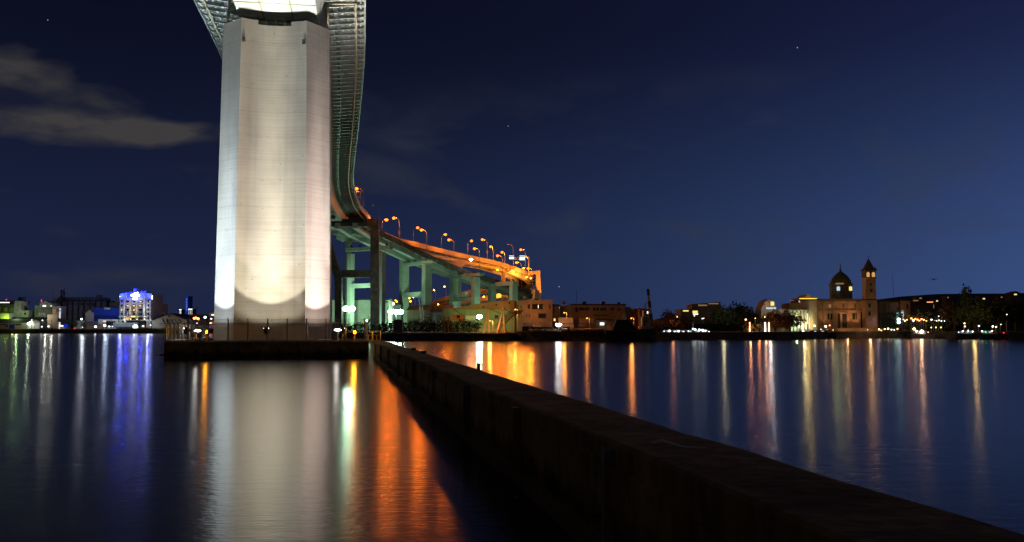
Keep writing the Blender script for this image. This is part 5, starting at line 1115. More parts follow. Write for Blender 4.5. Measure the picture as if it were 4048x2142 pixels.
t = thing('yard_office', 'white lit yard office with blue panel under the canopy', 'building', (X(250, 509), 509, 1.1)); MB().box(X(236, 509), X(268, 509), 509, 512, 1.1, Z(1284, 509)).build('wall', M['wall_white'], t)
winpart(t, 252, 1282, 267, 1294, 509, E['blue_dim'], None, 'panel'); winpart(t, 238, 1286, 250, 1290, 509, E['win_w'], None, 'window')
def vehicle(name, label, cat, px0, px1, D, h, m_, tail='red', z0=1.12, truck=False):
    x0, x1 = X(px0, D), X(px1, D); t = thing(name, label, cat, ((x0+x1)/2, D+.9, z0)); w_ = x1-x0
    if truck: MB().yprism([(x0, z0+.4), (x0+w_*.7, z0+.4), (x0+w_*.7, z0+h), (x0, z0+h)], D, D+1.9).build('cargo_box', M[m_], t); MB().yprism([(x0+w_*.72, z0+.4), (x1, z0+.4), (x1, z0+h*.5), (x1-w_*.06, z0+h*.85), (x0+w_*.72, z0+h*.85)], D, D+1.9).build('cab', M[m_], t)
    else: MB().yprism([(x0, z0+.25), (x1, z0+.25), (x1, z0+h*.55), (x1-w_*.18, z0+h*.6), (x1-w_*.3, z0+h), (x0+w_*.15, z0+h), (x0, z0+h*.6)], D, D+1.7).build('body', M[m_], t); MB().yprism([(x0+w_*.12, z0+h*.6), (x1-w_*.25, z0+h*.6), (x1-w_*.32, z0+h*.92), (x0+w_*.17, z0+h*.92)], D-.03, D-.002).build('side_window', M['glass_dark'], t)
    for q_ in (.2, .8): MB().tube([(x0+w_*q_, D-.05, z0+.3), (x0+w_*q_, D+.2, z0+.3)], .3, 10).build('wheel', M['rubber'], t)
    if tail: MB().ball((x0+.4, D-.15, z0+h*.4), .14, 6, 4).build('tail_light', E[tail], t)
vehicle('truck', 'red and white truck with glowing tail light on the left bank', 'truck', 293, 318, 502, 1.7, 'white_paint', truck=True)
vehicle('parked_car', 'dark parked car left of the truck on the bank', 'car', 176, 192, 502.5, 1.1, 'hull_blue', None); vehicle('parked_car', 'dark parked car behind the low grey wall near the white lit window', 'car', 200, 214, 503, 1.1, 'black', None); vehicle('parked_car', 'white van under the canopy before the yard office', 'van', 256, 266, 505, 1.4, 'white_paint', None)
# hotel
t = thing('hotel', 'eight storey pale hotel with blue lit crown and yellow lit columns', 'hotel', (X(533, 512), 520, 1.1)); DH = 512
def hb(nm, px0, px1, py0, py1, y0, y1, m_): a, b_ = W(px0, py1, DH), W(px1, py0, DH); return MB().box(a.x, b_.x, y0, y1, max(a.z, 1.0), b_.z).build(nm, m_ if not isinstance(m_, str) else M[m_], t)
hb('wall', 487, 573, 1176, 1300, 513, 530, 'hotel'); hb('side_wing', 471, 487, 1185, 1300, 512, 529, 'hotel'); hb('side_wing', 577, 597, 1185, 1300, 512, 529, 'hotel')
for (a, b_) in ((489, 496), (512, 520), (538, 546), (566, 576)): hb('column', a, b_, 1176 if a in (489, 566) else 1192, 1262, 511.2, 513.1, 'hotel')
for a in (487, 573): hb('corner_step', a-1, a+(9 if a == 487 else 7), 1172, 1176, 511.2, 515, 'hotel')
for k, (py) in enumerate((1188, 1204.5, 1221, 1238)):
    for j, (a, b_) in enumerate(((500, 511), (525, 536), (550, 564))):
        lit = (j, k) in ((0, 1), (1, 1), (2, 1), (2, 0), (1, 2)); f = winpart(t, a, py, b_, py+7, 513, M['glass_dark'], None, 'window', .12)
        if lit:
            for q_ in (2, 6): c = W(a+q_+1, py+4, 512.8); MB().ball(c, .2, 6, 4, (1.3, .5, .7)).build('room_lamp', E['win_hot'], t)
for k, py in enumerate((1188, 1204, 1221, 1237, 1254)):
    for a in (478, 583): winpart(t, a+.5, py, a+6, py+7, 512, E['win_y'] if (a == 478 and k == 2) else M['glass_dark'], 'wall_dark', 'window', .1)
winpart(t, 495, 1255, 509, 1265, 513, E['winorange'], 'steel_dark', 'restaurant_window', .1); winpart(t, 520, 1251, 538, 1252.3, 513, E['yel'], None, 'light_strip', .3); winpart(t, 520, 1253, 538, 1265, 513, M['glass_dark'], None, 'lobby_glass'); winpart(t, 546, 1254, 564, 1265, 513, M['glass_dark'], None, 'lobby_glass')
hb('balcony', 471, 597, 1250, 1252, 510.6, 511.18, 'hotel'); hb('base_band', 467, 603, 1264, 1267, 510.0, 512.9, 'hotel')
hb('ground_floor', 485, 575, 1267, 1293, 511, 513, 'glass_dark'); hb('entrance_wing', 462, 549, 1275, 1281, 507, 511, 'hotel'); hb('glass_front', 462, 545, 1281.2, 1292, 507.2, 510.9, M['glass_lit'])
for k in range(12): hb('mullion', 463+k*7, 463.8+k*7, 1281.2, 1292, 507.0, 507.18, 'hotel')
mb = MB(); zz = lambda py: Z(py, DH)
for (p_) in ([(470, 1186), (487, 1186), (487, 1162), (499, 1157), (513, 1157), (513, 1172), (508, 1172), (508, 1177), (503, 1177), (503, 1172), (492, 1172), (492, 1186)], ):
    pass
hb('crown', 471, 486.8, 1162, 1185, 512.5, 529, 'crown'); hb('crown', 577.2, 600, 1160, 1185, 512.5, 529, 'crown'); hb('crown', 487, 577, 1157, 1175.8, 514, 529, 'crown')
MB().yprism([(X(472, DH), zz(1162)), (X(499, DH), zz(1156.5)), (X(499, DH), zz(1175)), (X(472, DH), zz(1185))], 511.5, 512.4).build('crown_fin', M['crown'], t); MB().yprism([(X(572, DH), zz(1156.5)), (X(599, DH), zz(1162)), (X(599, DH), zz(1185)), (X(572, DH), zz(1174))], 511.5, 512.4).build('crown_fin', M['crown'], t)
hb('lift_tower', 518, 530, 1139, 1158, 515, 520, 'crown'); hb('blue_lamp', 520, 530, 1139, 1143, 514.6, 514.95, E['blue']); hb('blue_lamp', 505, 514, 1151.5, 1154, 514.6, 514.95, E['blue']); hb('blue_lamp', 547, 557, 1149, 1150.2, 514.6, 514.95, E['blue']); hb('blue_lamp', 561, 571, 1149, 1150.2, 514.6, 514.95, E['blue'])
hb('lift_tower', 505, 514, 1154, 1158, 515, 518, 'crown'); hb('lift_tower', 547, 571, 1150.5, 1158, 515, 518, 'crown'); MB().tube([W(519, 1139, 516), W(519, 1134, 516)], .08, 4).build('aerial', M['crown'], t)
# illuminated emblem: a gabled roof over a round crest
mb = MB(); P = lambda px, py: W(px, py, 510.3)
mb.tube([P(518, 1169), P(534, 1159.5), P(551, 1169)], .55, 6); mb.tube([P(536, 1161), P(545, 1154.5), P(548, 1157), P(545, 1158)], .22, 5); mb.tube([P(526, 1181), P(535, 1183), P(543, 1181)], .45, 6); mb.tube([P(530, 1166.5), P(534.5, 1164), P(540, 1166.5)], .3, 5)
mb.tube([P(526, 1168), P(527, 1174), P(530, 1179)], .22, 5); mb.tube([P(544, 1168), P(542, 1174), P(539, 1179)], .22, 5); mb.build('neon_emblem', E['neon'], t)
text('BAY', P(535, 1173), 1.25, E['neon'], t, 'neon_letters')
for (px, c_, w_) in ((492.5, (1, 1, 1), 900), (516, (1, .66, .05), 1100), (542, (1, .66, .05), 1100), (571, (1, 1, 1), 1600)):
    p = W(px, 1263, 510.2); hd = MB().box(p.x-.25, p.x+.25, 509.9, 510.3, p.z-.25, p.z+.1).build('uplight', M['steel_dark'], t); MB().ball(p+Vector((0, 0, .12)), .2, 6, 4).build('lamp_glass', E['yel'] if c_[1] < .9 else E['white'], hd)
    spot((p.x, 509.7, p.z+.1), (p.x, 511.6, p.z+12), w_*5, 34, .8, c_, .1); spot((p.x, 509.6, p.z+.2), (p.x, 511.2, p.z+4), w_*.6, 70, 1, c_, .1)
for (px, py, w_) in ((478, 1166, 1500), (505, 1152, 1500), (560, 1152, 1500), (592, 1166, 1500), (524, 1146, 400)): p = W(px, py, 510.2); point(p, w_*1.1, (.01, .03, 1), .3)
for (px, py) in ((474, 1172), (600, 1177)): MB().ball(W(px, py, 511), .22, 6, 4).build('corner_lamp', E['white_s'], t)
MB().box(X(599.5, DH), X(601, DH), 511.5, 512, zz(1183), zz(1168)).build('side_sign', E['neon'], t)
for px in (530, 470, 600): point(W(px, 1288, 503), 160, (.75, .85, 1), .3)
point(W(585, 1265, 508), 264, (.95, 1, 1), .3); point(W(476, 1270, 508), 216, (.9, 1, 1), .3); point(W(585, 1225, 505), 600, (.9, .95, 1), .4); point(W(478, 1225, 505), 360, (.9, .95, 1), .4)
t = thing('lit_tent', 'white glowing half dome booth before the hotel entrance', 'booth', (X(535, 505), 505, 1.1)); MB().ball((X(534, 505), 505.5, Z(1291, 505)), 1.45, 12, 8, (1, .6, .8)).build('dome', E['tent'], t)
t = building('block', 'tall plain grey block right of the hotel', 'building', 600, 638, 1200, DL+16, 10, 'wall_pale')
t = building('block', 'small cream rooftop sign block with a triangle mark', 'sign block', 642, 650, 1234, DL+10, 2, 'wall_white'); MB().yprism([(X(643.5, DL+9.9), Z(1242, DL+10)), (X(648.5, DL+9.9), Z(1242, DL+10)), (X(646, DL+9.9), Z(1237, DL+10))], DL+9.8, DL+9.95).build('triangle_mark', M['red_paint'], t)
t = building('hangar', 'wide low gabled hangar with a crossed mark, behind the fence', 'hangar', 601, 742, 1266, 508, 16, 'wall_pale', [(643, 1263+1, 650, 1272), (658, 1264, 665, 1270), (631, 1278, 660, 1280, 'wall_dark', 'canopy')], roof='gable', rm='roof_dark', pitch=3.6)
c = W(669, 1250, 507.9); mb = MB(); mb.bar(c+Vector((-.5, 0, -.6)), c+Vector((.5, 0, .6)), .2, .2); mb.bar(c+Vector((-.5, 0, .6)), c+Vector((.5, 0, -.6)), .2, .2); mb.bar(c+Vector((-.6, 0, .7)), c+Vector((.6, 0, .7)), .15, .2); mb.build('crossed_mark', M['black'], t)
building('shed', 'dark flat building behind the hangar roof', 'building', 601, 722, 1243, DL+10, 12, 'wall_dark')
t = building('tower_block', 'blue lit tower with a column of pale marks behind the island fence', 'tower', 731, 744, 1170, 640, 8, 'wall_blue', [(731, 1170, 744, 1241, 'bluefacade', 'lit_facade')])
for i in range(5):
    c = W(738, 1184+i*10, 639.6); mb = MB(); mb.bar(c+Vector((-.45, 0, .5)), c+Vector((.45, 0, .5)), .15, .14); mb.bar(c+Vector((-.3*(i % 2), 0, .5)), c+Vector((-.3*(i % 2), 0, -.6)), .15, .14); mb.bar(c+Vector((-.4, 0, -.1)), c+Vector((.4, 0, -.1-.3*(i % 3))), .15, .14); mb.build('sign_mark', E['blue_txt'], t)
for (px0, px1, py, lb) in ((709, 717, 1224, 'dotted white window tower left of the blue tower'), (745, 760, 1222, 'dotted white window tower right of the blue tower')):
    t = building('tower_block', lb, 'tower', px0, px1, py, 640, 8, 'wall_dark'); winpart(t, px0, py-1, px1, py+1, 640, E['white_s'], None, 'crown_light', .3)
    for j in range(3):
        for k in range(5): winpart(t, px0+1+j*(px1-px0-3)/2, py+4+k*3.5, px0+2.4+j*(px1-px0-3)/2, py+5.6+k*3.5, 640, E['win_w'], None, 'window')
t = thing('harbour_crane', 'thin dark harbour crane jib against the sky left of the pier', 'crane', (X(768, 600), 600, 1.1)); MB().bar(W(762, 1238, 600), W(780, 1212, 600), .35, .35).build('jib', M['black'], t); MB().bar(W(764, 1290, 600), W(764, 1230, 600), .6, .6).build('mast', M['black'], t)
building('block', 'dark brown block behind the lamps left of the pier', 'building', 748, 800, 1242, 530, 8, 'wall_brown'); 
t = building('block', 'pale building with lit upper windows just left of the pier', 'building', 827, 870, 1236, 512, 8, 'wall_pale', [(836, 1242, 846, 1247, 'win'), (832, 1250, 846, 1262, 'wall_blue', 'panel')])
for k in range(8): winpart(t, 828+k*2.3, 1272, 829+k*2.3, 1292, 512, E['reddim'] if k % 2 else E['win_dim'], None, 'strip')
tree('dark tree behind the lamps left of the pier', 812, 511, 1240, 3.4, 420, 'leaf_brown', size=.5, seed=31, z0=1.1)
mb = MB()
# lamps of the left shore
def shore_lamp(px, py, D, label, glass, watt=0, col_=(1, 1, 1), r=.3, z0=1.1, group='lamps along the left shore', name='shore_lamp', cat='lamp'):
    p = W(px, py, D); t = thing(name, label, cat, (p.x, D, min(z0, p.z-.4)), group); MB().tube([(p.x, D+.4, min(z0, p.z-.4)), (p.x, D+.4, p.z)], .09, 5).build('pole', M['galv'], t); MB().ball(p, r, 7, 5, (1.2, .8, .9)).build('lamp_glass', E[glass], t)
    if watt: point((p.x, D-.9, p.z+.2), watt*LW, col_, .25)
shore_lamp(113, 1279, 499.6, 'brightest lamp of the left shore, green white beside the small shed', 'merc_s', 3800, (.75, 1, .35), .55)
for a in ((168, 1266, 505, 'white tube lamp on the dark hall', 'white_s', 300, .3), (165, 1291, 500, 'bluish lamp low at the bank beside parked cars', 'cool', 300, .3), (192, 1290, 500, 'wide white lamp under the brown block', 'white_s', 500, .42), (237, 1287, 501, 'white lamp at the foot of the red edged sign', 'white_s', 700, .4), (323, 1261, 503, 'round white lamp on a tall pole between two lit trees', 'white_hi2', 1200, .38), (378, 1291, 500, 'round white lamp low on the brown shed', 'white_hi2', 500, .42), (414, 1286, 500, 'brighter white lamp at the end of the white shed', 'white_hi2', 900, .5), (432, 1290, 501, 'square white lamp right of the brightest shed lamp', 'white_s', 500, .4), (444, 1290, 501, 'small white lamp left of the hotel entrance', 'white_s', 200, .25), (566, 1289, 502, 'orange white lamp right of the glowing booth', 'winlamp', 400, .4), (126, 1265, 506, 'flat white tube above the small gabled shed', 'white_s', 100, .3), (595, 1285, 506, 'white lamp at the right corner of the hotel', 'white_s', 800, .3)):
    shore_lamp(a[0], a[1], a[2], a[3], a[4], a[5], (.9, .96, 1), a[6])
for i, (px, py, m_, r_, lb) in enumerate(((768, 1258, 'sodium_s2', .5, 'left orange lamp of the three near the blue tower'), (775, 1256, 'sodium_s2', .45, 'middle orange lamp of the three near the blue tower'), (783, 1260, 'sodium_s2', .55, 'right orange lamp of the three near the blue tower'), (811, 1254, 'green_w', .5, 'green white lamp before the dark tree left of the pier'), (835, 1260, 'white_s', .42, 'white lamp just left of the pier edge'), (833, 1278, 'pinkish', .5, 'pink red lamp just left of the pier edge'), (779, 1277, 'white_s', .28, 'small white lamp under the three orange lamps'), (791, 1282, 'white_s', .22, 'tiny white lamp right of the small white one'), (829, 1295, 'blue', .3, 'small blue lamp low left of the pier'), (745, 1278, 'green', .22, 'tiny green lamp seen through the left fence'))):
    shore_lamp(px, py, 498+i*.3, lb, m_, 150 if r_ > .4 else 0, (1, .5, .2) if i < 3 else (1, .9, .8), r_, group='coloured lamps left of the pier')
for (px, py, lb) in ((25, 1184, 'tiny red beacon on the silo house roof'), (164, 1186, 'upper tiny red beacon on a thin mast'), (164, 1192, 'lower tiny red beacon on a thin mast')):
    shore_lamp(px, py, DL+3 if px > 30 else DL-.5, lb, 'red', 0, r=.18, z0=(Z(1260, DL) if px > 30 else Z(1188, DL)), group='red aircraft warning beacons', name='warning_beacon', cat='beacon')
for i, px in enumerate((205, 305, 341, 440, 551, 589)): 
    a = W(px, 1300, 504); b_ = W(px, (1262, 1255, 1250, 1260, 1262, 1240)[i], 504); a.z = 1; t = thing('utility_pole', '%s thin black utility pole from the left along the left bank' % ORD[i], 'pole', a, 'utility poles on the left bank'); MB().tube([a, b_], .12, 5).build('pole', M['black'], t); MB().bar(b_-Vector((.8, 0, .6)), b_+Vector((.8, 0, -.6)), .1, .1).build('cross_arm', M['black'], t)
point(W(20, 1262, 512), 660, (.55, 1, .02), .4); point(W(25, 1240, 515), 624, (.6, 1, .05), .4); point(W(66, 1250, 508), 1008, (.6, 1, .45), .4); point(W(95, 1268, 508), 360, (.6, 1, .5), .4)  # unseen fill points added to brighten the left shore walls
point(W(180, 1255, 505), 912, (.9, .95, .75), .4); point(W(205, 1215, 505), 600, (.95, .95, .8), .4); point(W(330, 1210, 490), 1008, (.8, .85, 1), .5); point(W(420, 1240, 500), 1080, (.5, .65, 1), .5); point(W(660, 1290, 495), 216, (1, .9, .55), .4); point(W(50, 1290, 495), 168, (1, .9, .25), .4)
hedge('dark bushes along the left bank before the hotel', 455, 720, 502, 2.3, n=1600, size=.35, z0=1.1, seed=7); hedge('dark bushes along the far left bank', 140, 320, 503.5, 1.9, n=700, size=.3, z0=1.1, seed=8)
t = thing('storage_dome', 'low dark dome shaped heap left of the pier', 'heap', (X(820, 497.5), 497.5, 1)); MB().ball((X(820, 503), 503, 1.1), 1.9, 10, 6, (1, .6, .8)).build('cover', M['roof_dark'], t)

vehicle('parked_truck', 'pale box truck parked before the three storey block', 'truck', 2108, 2138, 250.5, 2.3, 'wall_white', None, z0=1.42, truck=True)
vehicle('parked_car', 'dark car parked right of the pale box truck', 'car', 2146, 2170, 251, 1.3, 'hull_blue', None, z0=1.42); vehicle('parked_truck', 'brown flatbed truck under the black canopy of the long hall', 'truck', 2395, 2418, 256, 2.0, 'wall_tan', None, z0=1.42, truck=True)
for (px, py, D, lb) in ((2228, 1203, 266, 'grey air conditioning unit on the orange lit end wall roof'), (2310, 1204, 266, 'left air conditioning unit on the long hall roof'), (2385, 1204, 266, 'right air conditioning unit on the long hall roof'), (2120, 1187, 262, 'air conditioning unit on the three storey block')):
    z_ = Z(py, D); z_ = Z(1190, 258)+.002 if px == 2120 else Z(1206, 262)+.352; x_ = X(px, D); t = thing('roof_unit', lb, 'air conditioner', (x_, D, z_), 'roof units of the works'); MB().box(x_-.6, x_+.6, D, D+.8, z_, z_+.8).build('case', M['galv'], t); MB().tube([(x_, D-.05, z_+.4), (x_, D-.002, z_+.4)], .28, 10).build('fan_cover', M['black'], t)
# ================================================================== RIGHT SHORE
DR = 300
def stripwin(t, px0, px1, py0, py1, n, D, m_, name='window', gap=.4):
    for k in range(n): a = px0+(px1-px0)*k/n; winpart(t, a, py0, a+(px1-px0)/n*(1-gap), py1, D, E[m_] if m_ in E else M[m_], None, name)
# wooded hill behind everything
def hill(name, pts, D, depth, m_):
    mb = MB(); vs = []; n = len(pts)
    for px, py in pts: a = W(px, py, D+depth*.5); vs += [Vector((a.x, D, .8)), Vector((a.x, D+depth*.18, .8+(a.z-.8)*.6)), Vector((a.x, D+depth*.5, a.z)), Vector((a.x, D+depth, .8))]
    mb.add(vs, [(i*4+j, i*4+4+j, i*4+5+j, i*4+1+j) for i in range(n-1) for j in range(3)]+[(0, 1, 2, 3), tuple((n-1)*4+j for j in (3, 2, 1, 0))]); return struct(mb.build(name, m_))
hill('hill', [(2590, 1262), (2680, 1245), (2800, 1235), (2950, 1238), (3080, 1232), (3250, 1215), (3420, 1190), (3560, 1172), (3700, 1162), (3850, 1160), (4000, 1160), (4200, 1150), (4400, 1180)], 345, 120, M['leaf_dark'])
for i, (px0, px1, dp, n_, lb) in enumerate(((2595, 2740, 0, 1500, 'dark brown trees at the shore right of the chimney'), (2740, 3000, 2, 2400, 'dark undergrowth along the middle of the right shore'), (3480, 3800, 12, 2600, 'dark shrubs above the lit promenade'))):
    hedge(lb, px0, px1, 292+dp, (4.6, 4.4, 8.0)[i], 'leaf_brown' if i == 0 else 'leaf_dark', n=n_, size=.5, seed=40+i, depth=3)
for i, (px, D, py, rad, n_, m_, lb) in enumerate(((2640, 300, 1222, 3.0, 700, 'leaf_brown', 'brown tree crown just right of the leaning chimney'), (2700, 296, 1242, 3.0, 500, 'leaf_brown', 'lower brown tree at the right of the chimney trees'), (2862, 302, 1203, 4.6, 1100, 'leaf', 'tree with lamp lit speckled leaves right of the flat roofed villa'), (2918, 318, 1183, 4.8, 1500, 'leaf_dark', 'tall dark round tree in the middle of the right shore'), (2960, 306, 1225, 3.6, 700, 'leaf_dark', 'lower dark tree beside the tall round one'), (3062, 300, 1222, 4.8, 1200, 'leaf_brown', 'rust brown tree below the lit round gable'), (3122, 298, 1228, 4.0, 900, 'leaf_brown', 'brown tree left of the white colonnade'), (3822, 296, 1112, 2.4, 900, 'leaf', 'tall narrow tree rising above the dark hill crest'), (3850, 294, 1165, 5.2, 1500, 'leaf', 'broad tree with amber lit branches near the right edge'), (3770, 300, 1185, 4.2, 900, 'leaf_brown', 'brown tree left of the tall narrow one'), (3935, 290, 1178, 5.4, 1500, 'leaf_dark', 'big black tree right of the amber lit one'), (4012, 286, 1170, 6.0, 1600, 'leaf_dark', 'big black tree at the right picture edge'))):
    tree(lb, px, D, py, rad, n_, m_, size=.5, seed=60+i, z0=.9, crowns=4)
t = building('villa', 'flat roofed villa on the rise with glowing yellow upper windows', 'villa', 2692, 2856, 1222, 330, 12, 'stone_dark', [(2700, 1226, 2722, 1231, 'win_y'), (2738, 1228, 2758, 1238, 'win_y'), (2740, 1240, 2760, 1243, 'win_w', 'lit_strip')])
MB().yprism([(X(2735, 330), Z(1222, 330)), (X(2860, 330), Z(1222, 330)), (X(2850, 330), Z(1194, 330)), (X(2742, 330), Z(1204, 330))], 331, 341).build('upper_storey', M['stone_dark'], t); MB().yprism([(X(2730, 330), Z(1205, 330)), (X(2852, 330), Z(1195, 330)), (X(2852, 330), Z(1192, 330)), (X(2730, 330), Z(1202, 330))], 329, 343).build('roof', M['stone'], t)
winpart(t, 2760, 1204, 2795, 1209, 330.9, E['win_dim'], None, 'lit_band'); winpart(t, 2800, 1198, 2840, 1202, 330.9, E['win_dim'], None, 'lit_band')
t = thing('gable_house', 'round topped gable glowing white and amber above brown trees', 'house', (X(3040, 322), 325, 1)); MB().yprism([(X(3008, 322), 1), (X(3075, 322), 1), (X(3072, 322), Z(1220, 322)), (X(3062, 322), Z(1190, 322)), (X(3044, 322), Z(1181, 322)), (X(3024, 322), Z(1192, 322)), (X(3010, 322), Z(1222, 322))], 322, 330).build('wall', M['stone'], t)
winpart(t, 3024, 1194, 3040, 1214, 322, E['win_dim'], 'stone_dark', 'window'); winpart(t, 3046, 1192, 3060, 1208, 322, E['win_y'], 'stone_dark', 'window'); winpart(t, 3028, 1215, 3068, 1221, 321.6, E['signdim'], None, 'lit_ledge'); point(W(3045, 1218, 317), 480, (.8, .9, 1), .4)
t = building('pavilion', 'amber roofed pavilion with blue white lit openings on the rise', 'pavilion', 3122, 3232, 1198, 334, 10, 'stone_dark'); MB().yprism([(X(3158, 334), Z(1183, 334)), (X(3232, 334), Z(1183, 334)), (X(3226, 334), Z(1175, 334)), (X(3205, 334), Z(1174, 334)), (X(3200, 334), Z(1164, 334)), (X(3190, 334), Z(1164, 334)), (X(3184, 334), Z(1175, 334)), (X(3160, 334), Z(1178, 334))], 333, 343).build('roof', M['stone'], t)
MB().box(X(3158, 334), X(3232, 334), 334, 343, Z(1198, 334), Z(1183, 334)).build('upper_wall', M['stone_dark'], t); winpart(t, 3160, 1179, 3230, 1181.5, 333, E['yel_s'], None, 'light_line', .25)
for px in (3158, 3192, 3218, 3236): winpart(t, px, 1187, px+9, 1195, 334, E['coolwin'], None, 'window')
winpart(t, 3122, 1186, 3138, 1188, 334, E['win_dim'], None, 'light_line'); point(W(3190, 1168, 328), 450, (1, .6, .1), .4)
t = building('colonnade', 'brightly lit colonnade with white columns left of the church', 'colonnade', 3090, 3262, 1222, 318, 10, 'stone', [(3210, 1218.5, 3238, 1222, 'win', 'lit_cornice')], roof='flat', rm='stone_dark')
stripwin(t, 3135, 3180, 1236, 1282, 4, 318, 'win_y', gap=.55); stripwin(t, 3188, 3240, 1238, 1280, 4, 318, 'winhot2', gap=.5)
for k, px in enumerate((3128, 3142, 3158, 3172, 3186, 3200, 3216, 3232, 3246)): MB().lathe((X(px, 316.5), 316.5, 0), [(.55, .8), (.4, 1.2), (.38, Z(1230, 316.5)), (.6, Z(1226, 316.5))], 10).build('column', M['wall_white'], t)
for px, c_ in ((3150, (.6, 1, .5)), (3180, (1, .85, .4)), (3210, (1, .85, .6)), (3238, (1, .8, .5))): point(W(px, 1282, 314.5), 600, c_, .25)
# church
t = thing('church', 'brown stone church with a domed octagon and a slender bell tower', 'church', (X(3370, 305), 312, .9)); DC = 306
def cb(nm, px0, px1, py0, py1, y0, y1, m_='stone'): a, b_ = W(px0, py1, DC), W(px1, py0, DC); return MB().box(a.x, b_.x, y0, y1, max(a.z, .7), b_.z).build(nm, M[m_], t)
cb('nave_wall', 3240, 3462, 1185, 1322, 308, 326); cb('nave_roof', 3236, 3475, 1180, 1184.8, 307.6, 326.5, 'stone_dark')
ce = W(3324, 1150, 316); ra = (X(3366, 316)-X(3284, 316))/2
MB().lathe((ce.x, 316, 0), [(ra*1.04, Z(1182, 316)), (ra*1.04, Z(1128, 316)), (ra*1.1, Z(1127, 316)), (ra*1.1, Z(1121, 316))], 8, sq=True).build('drum', M['stone_dark'], t)
MB().lathe((ce.x, 316, 0), [(ra*1.0, Z(1120.5, 316)), (ra*.92, Z(1108, 316)), (ra*.66, Z(1092, 316)), (ra*.34, Z(1080, 316)), (ra*.1, Z(1073, 316))], 8, sq=True).build('dome', M['copper'], t)
MB().lathe((ce.x, 316, 0), [(.5, Z(1074, 316)), (.25, Z(1064, 316)), (.04, Z(1040, 316))], 8).build('spire', M['copper'], t)
for a_, k in ((-.55, 'coolwin'), (.62, 'win_y')): 
    x_ = ce.x+ra*a_; MB().yprism([(x_-.45, Z(1148, 312)), (x_+.45, Z(1148, 312)), (x_+.45, Z(1134, 312)), (x_, Z(1131, 312)), (x_-.45, Z(1134, 312))], 316-ra*.99 if abs(a_) < .6 else 316-ra*.95, 316-ra*.9+.3).build('belfry_window', E[k], t)
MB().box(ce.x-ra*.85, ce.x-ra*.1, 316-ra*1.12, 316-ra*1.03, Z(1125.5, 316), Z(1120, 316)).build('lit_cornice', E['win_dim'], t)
bx_ = W(3438, 1150, 306).x; hwid = (X(3458, 306)-X(3416, 306))/2
def tw(nm, r0, r1, py0, py1, m_, n_=4, D=306.5): return MB().lathe((bx_, D, 0), [(r0*1.414, Z(py0, D)), (r1*1.414, Z(py1, D))], n_, sq=True).build(nm, M[m_], t)
MB().box(bx_-hwid*1.12, bx_+hwid*1.05, 304.8, 308.1, .7, Z(1186, 306)).build('tower_base', M['stone'], t); tw('tower_shaft', hwid*.98, hwid*.92, 1182, 1104, 'stone'); tw('tower_cornice', hwid*.92, hwid*1.08, 1103.8, 1098, 'stone'); tw('belfry', hwid*.98, hwid*.98, 1097.5, 1070, 'stone_dark'); tw('tower_eaves', hwid*1.2, hwid*1.05, 1069.5, 1063, 'stone_dark'); tw('tower_spire', hwid*.75, .05, 1062.5, 1022, 'stone_dark', 8)
for sx_ in (-1, 1): MB().lathe((bx_+sx_*hwid*.9, 306.5-hwid*.8, 0), [(.35, Z(1068, 306)), (.03, Z(1052, 306))], 6).build('pinnacle', M['stone_dark'], t)
MB().tube([(bx_, 306.5, Z(1023, 306)), (bx_, 306.5, Z(1008, 306))], .05, 4).build('cross_shaft', M['black'], t); MB().tube([(bx_-.35, 306.5, Z(1013, 306)), (bx_+.35, 306.5, Z(1013, 306))], .05, 4).build('cross_arm', M['black'], t)
for dx in (-.5, .5): x_ = bx_+dx*hwid; yy = 306.5-hwid*.98; MB().yprism([(x_-.5, Z(1095, 306)), (x_+.5, Z(1095, 306)), (x_+.5, Z(1080, 306)), (x_, Z(1075, 306)), (x_-.5, Z(1080, 306))], yy-.08, yy+.02).build('belfry_opening', E['belfry'], t)
mb = MB()
for i, (px0, px1, pt) in enumerate(((3314, 3320, 1240), (3331, 3346, 1240), (3404, 3414, 1235))): winpart(t, px0, pt, px1, 1298, 308, M['black'], 'stone_dark', 'door')
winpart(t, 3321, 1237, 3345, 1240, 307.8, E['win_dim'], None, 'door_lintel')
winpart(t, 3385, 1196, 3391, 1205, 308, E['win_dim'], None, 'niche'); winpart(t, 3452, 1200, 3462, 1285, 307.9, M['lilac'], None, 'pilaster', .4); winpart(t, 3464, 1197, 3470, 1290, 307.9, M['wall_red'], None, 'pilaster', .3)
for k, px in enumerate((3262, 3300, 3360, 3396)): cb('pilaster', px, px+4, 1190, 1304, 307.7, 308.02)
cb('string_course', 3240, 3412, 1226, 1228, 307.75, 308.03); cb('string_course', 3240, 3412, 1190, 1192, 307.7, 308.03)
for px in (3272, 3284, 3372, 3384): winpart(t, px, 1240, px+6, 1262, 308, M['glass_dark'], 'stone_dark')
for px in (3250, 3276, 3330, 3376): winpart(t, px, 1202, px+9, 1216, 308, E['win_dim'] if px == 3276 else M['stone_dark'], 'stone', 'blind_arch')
for py in (1232, 1200): winpart(t, 3434, py, 3440, py+14, 304.8, M['glass_dark'], 'stone_dark')
for py in (1120, 1145): x_ = bx_; MB().box(x_-.25, x_+.25, 306.5-hwid*1.05, 306.5-hwid*.9, Z(py+10, 306), Z(py, 306)).build('slit_window', M['black'], t)
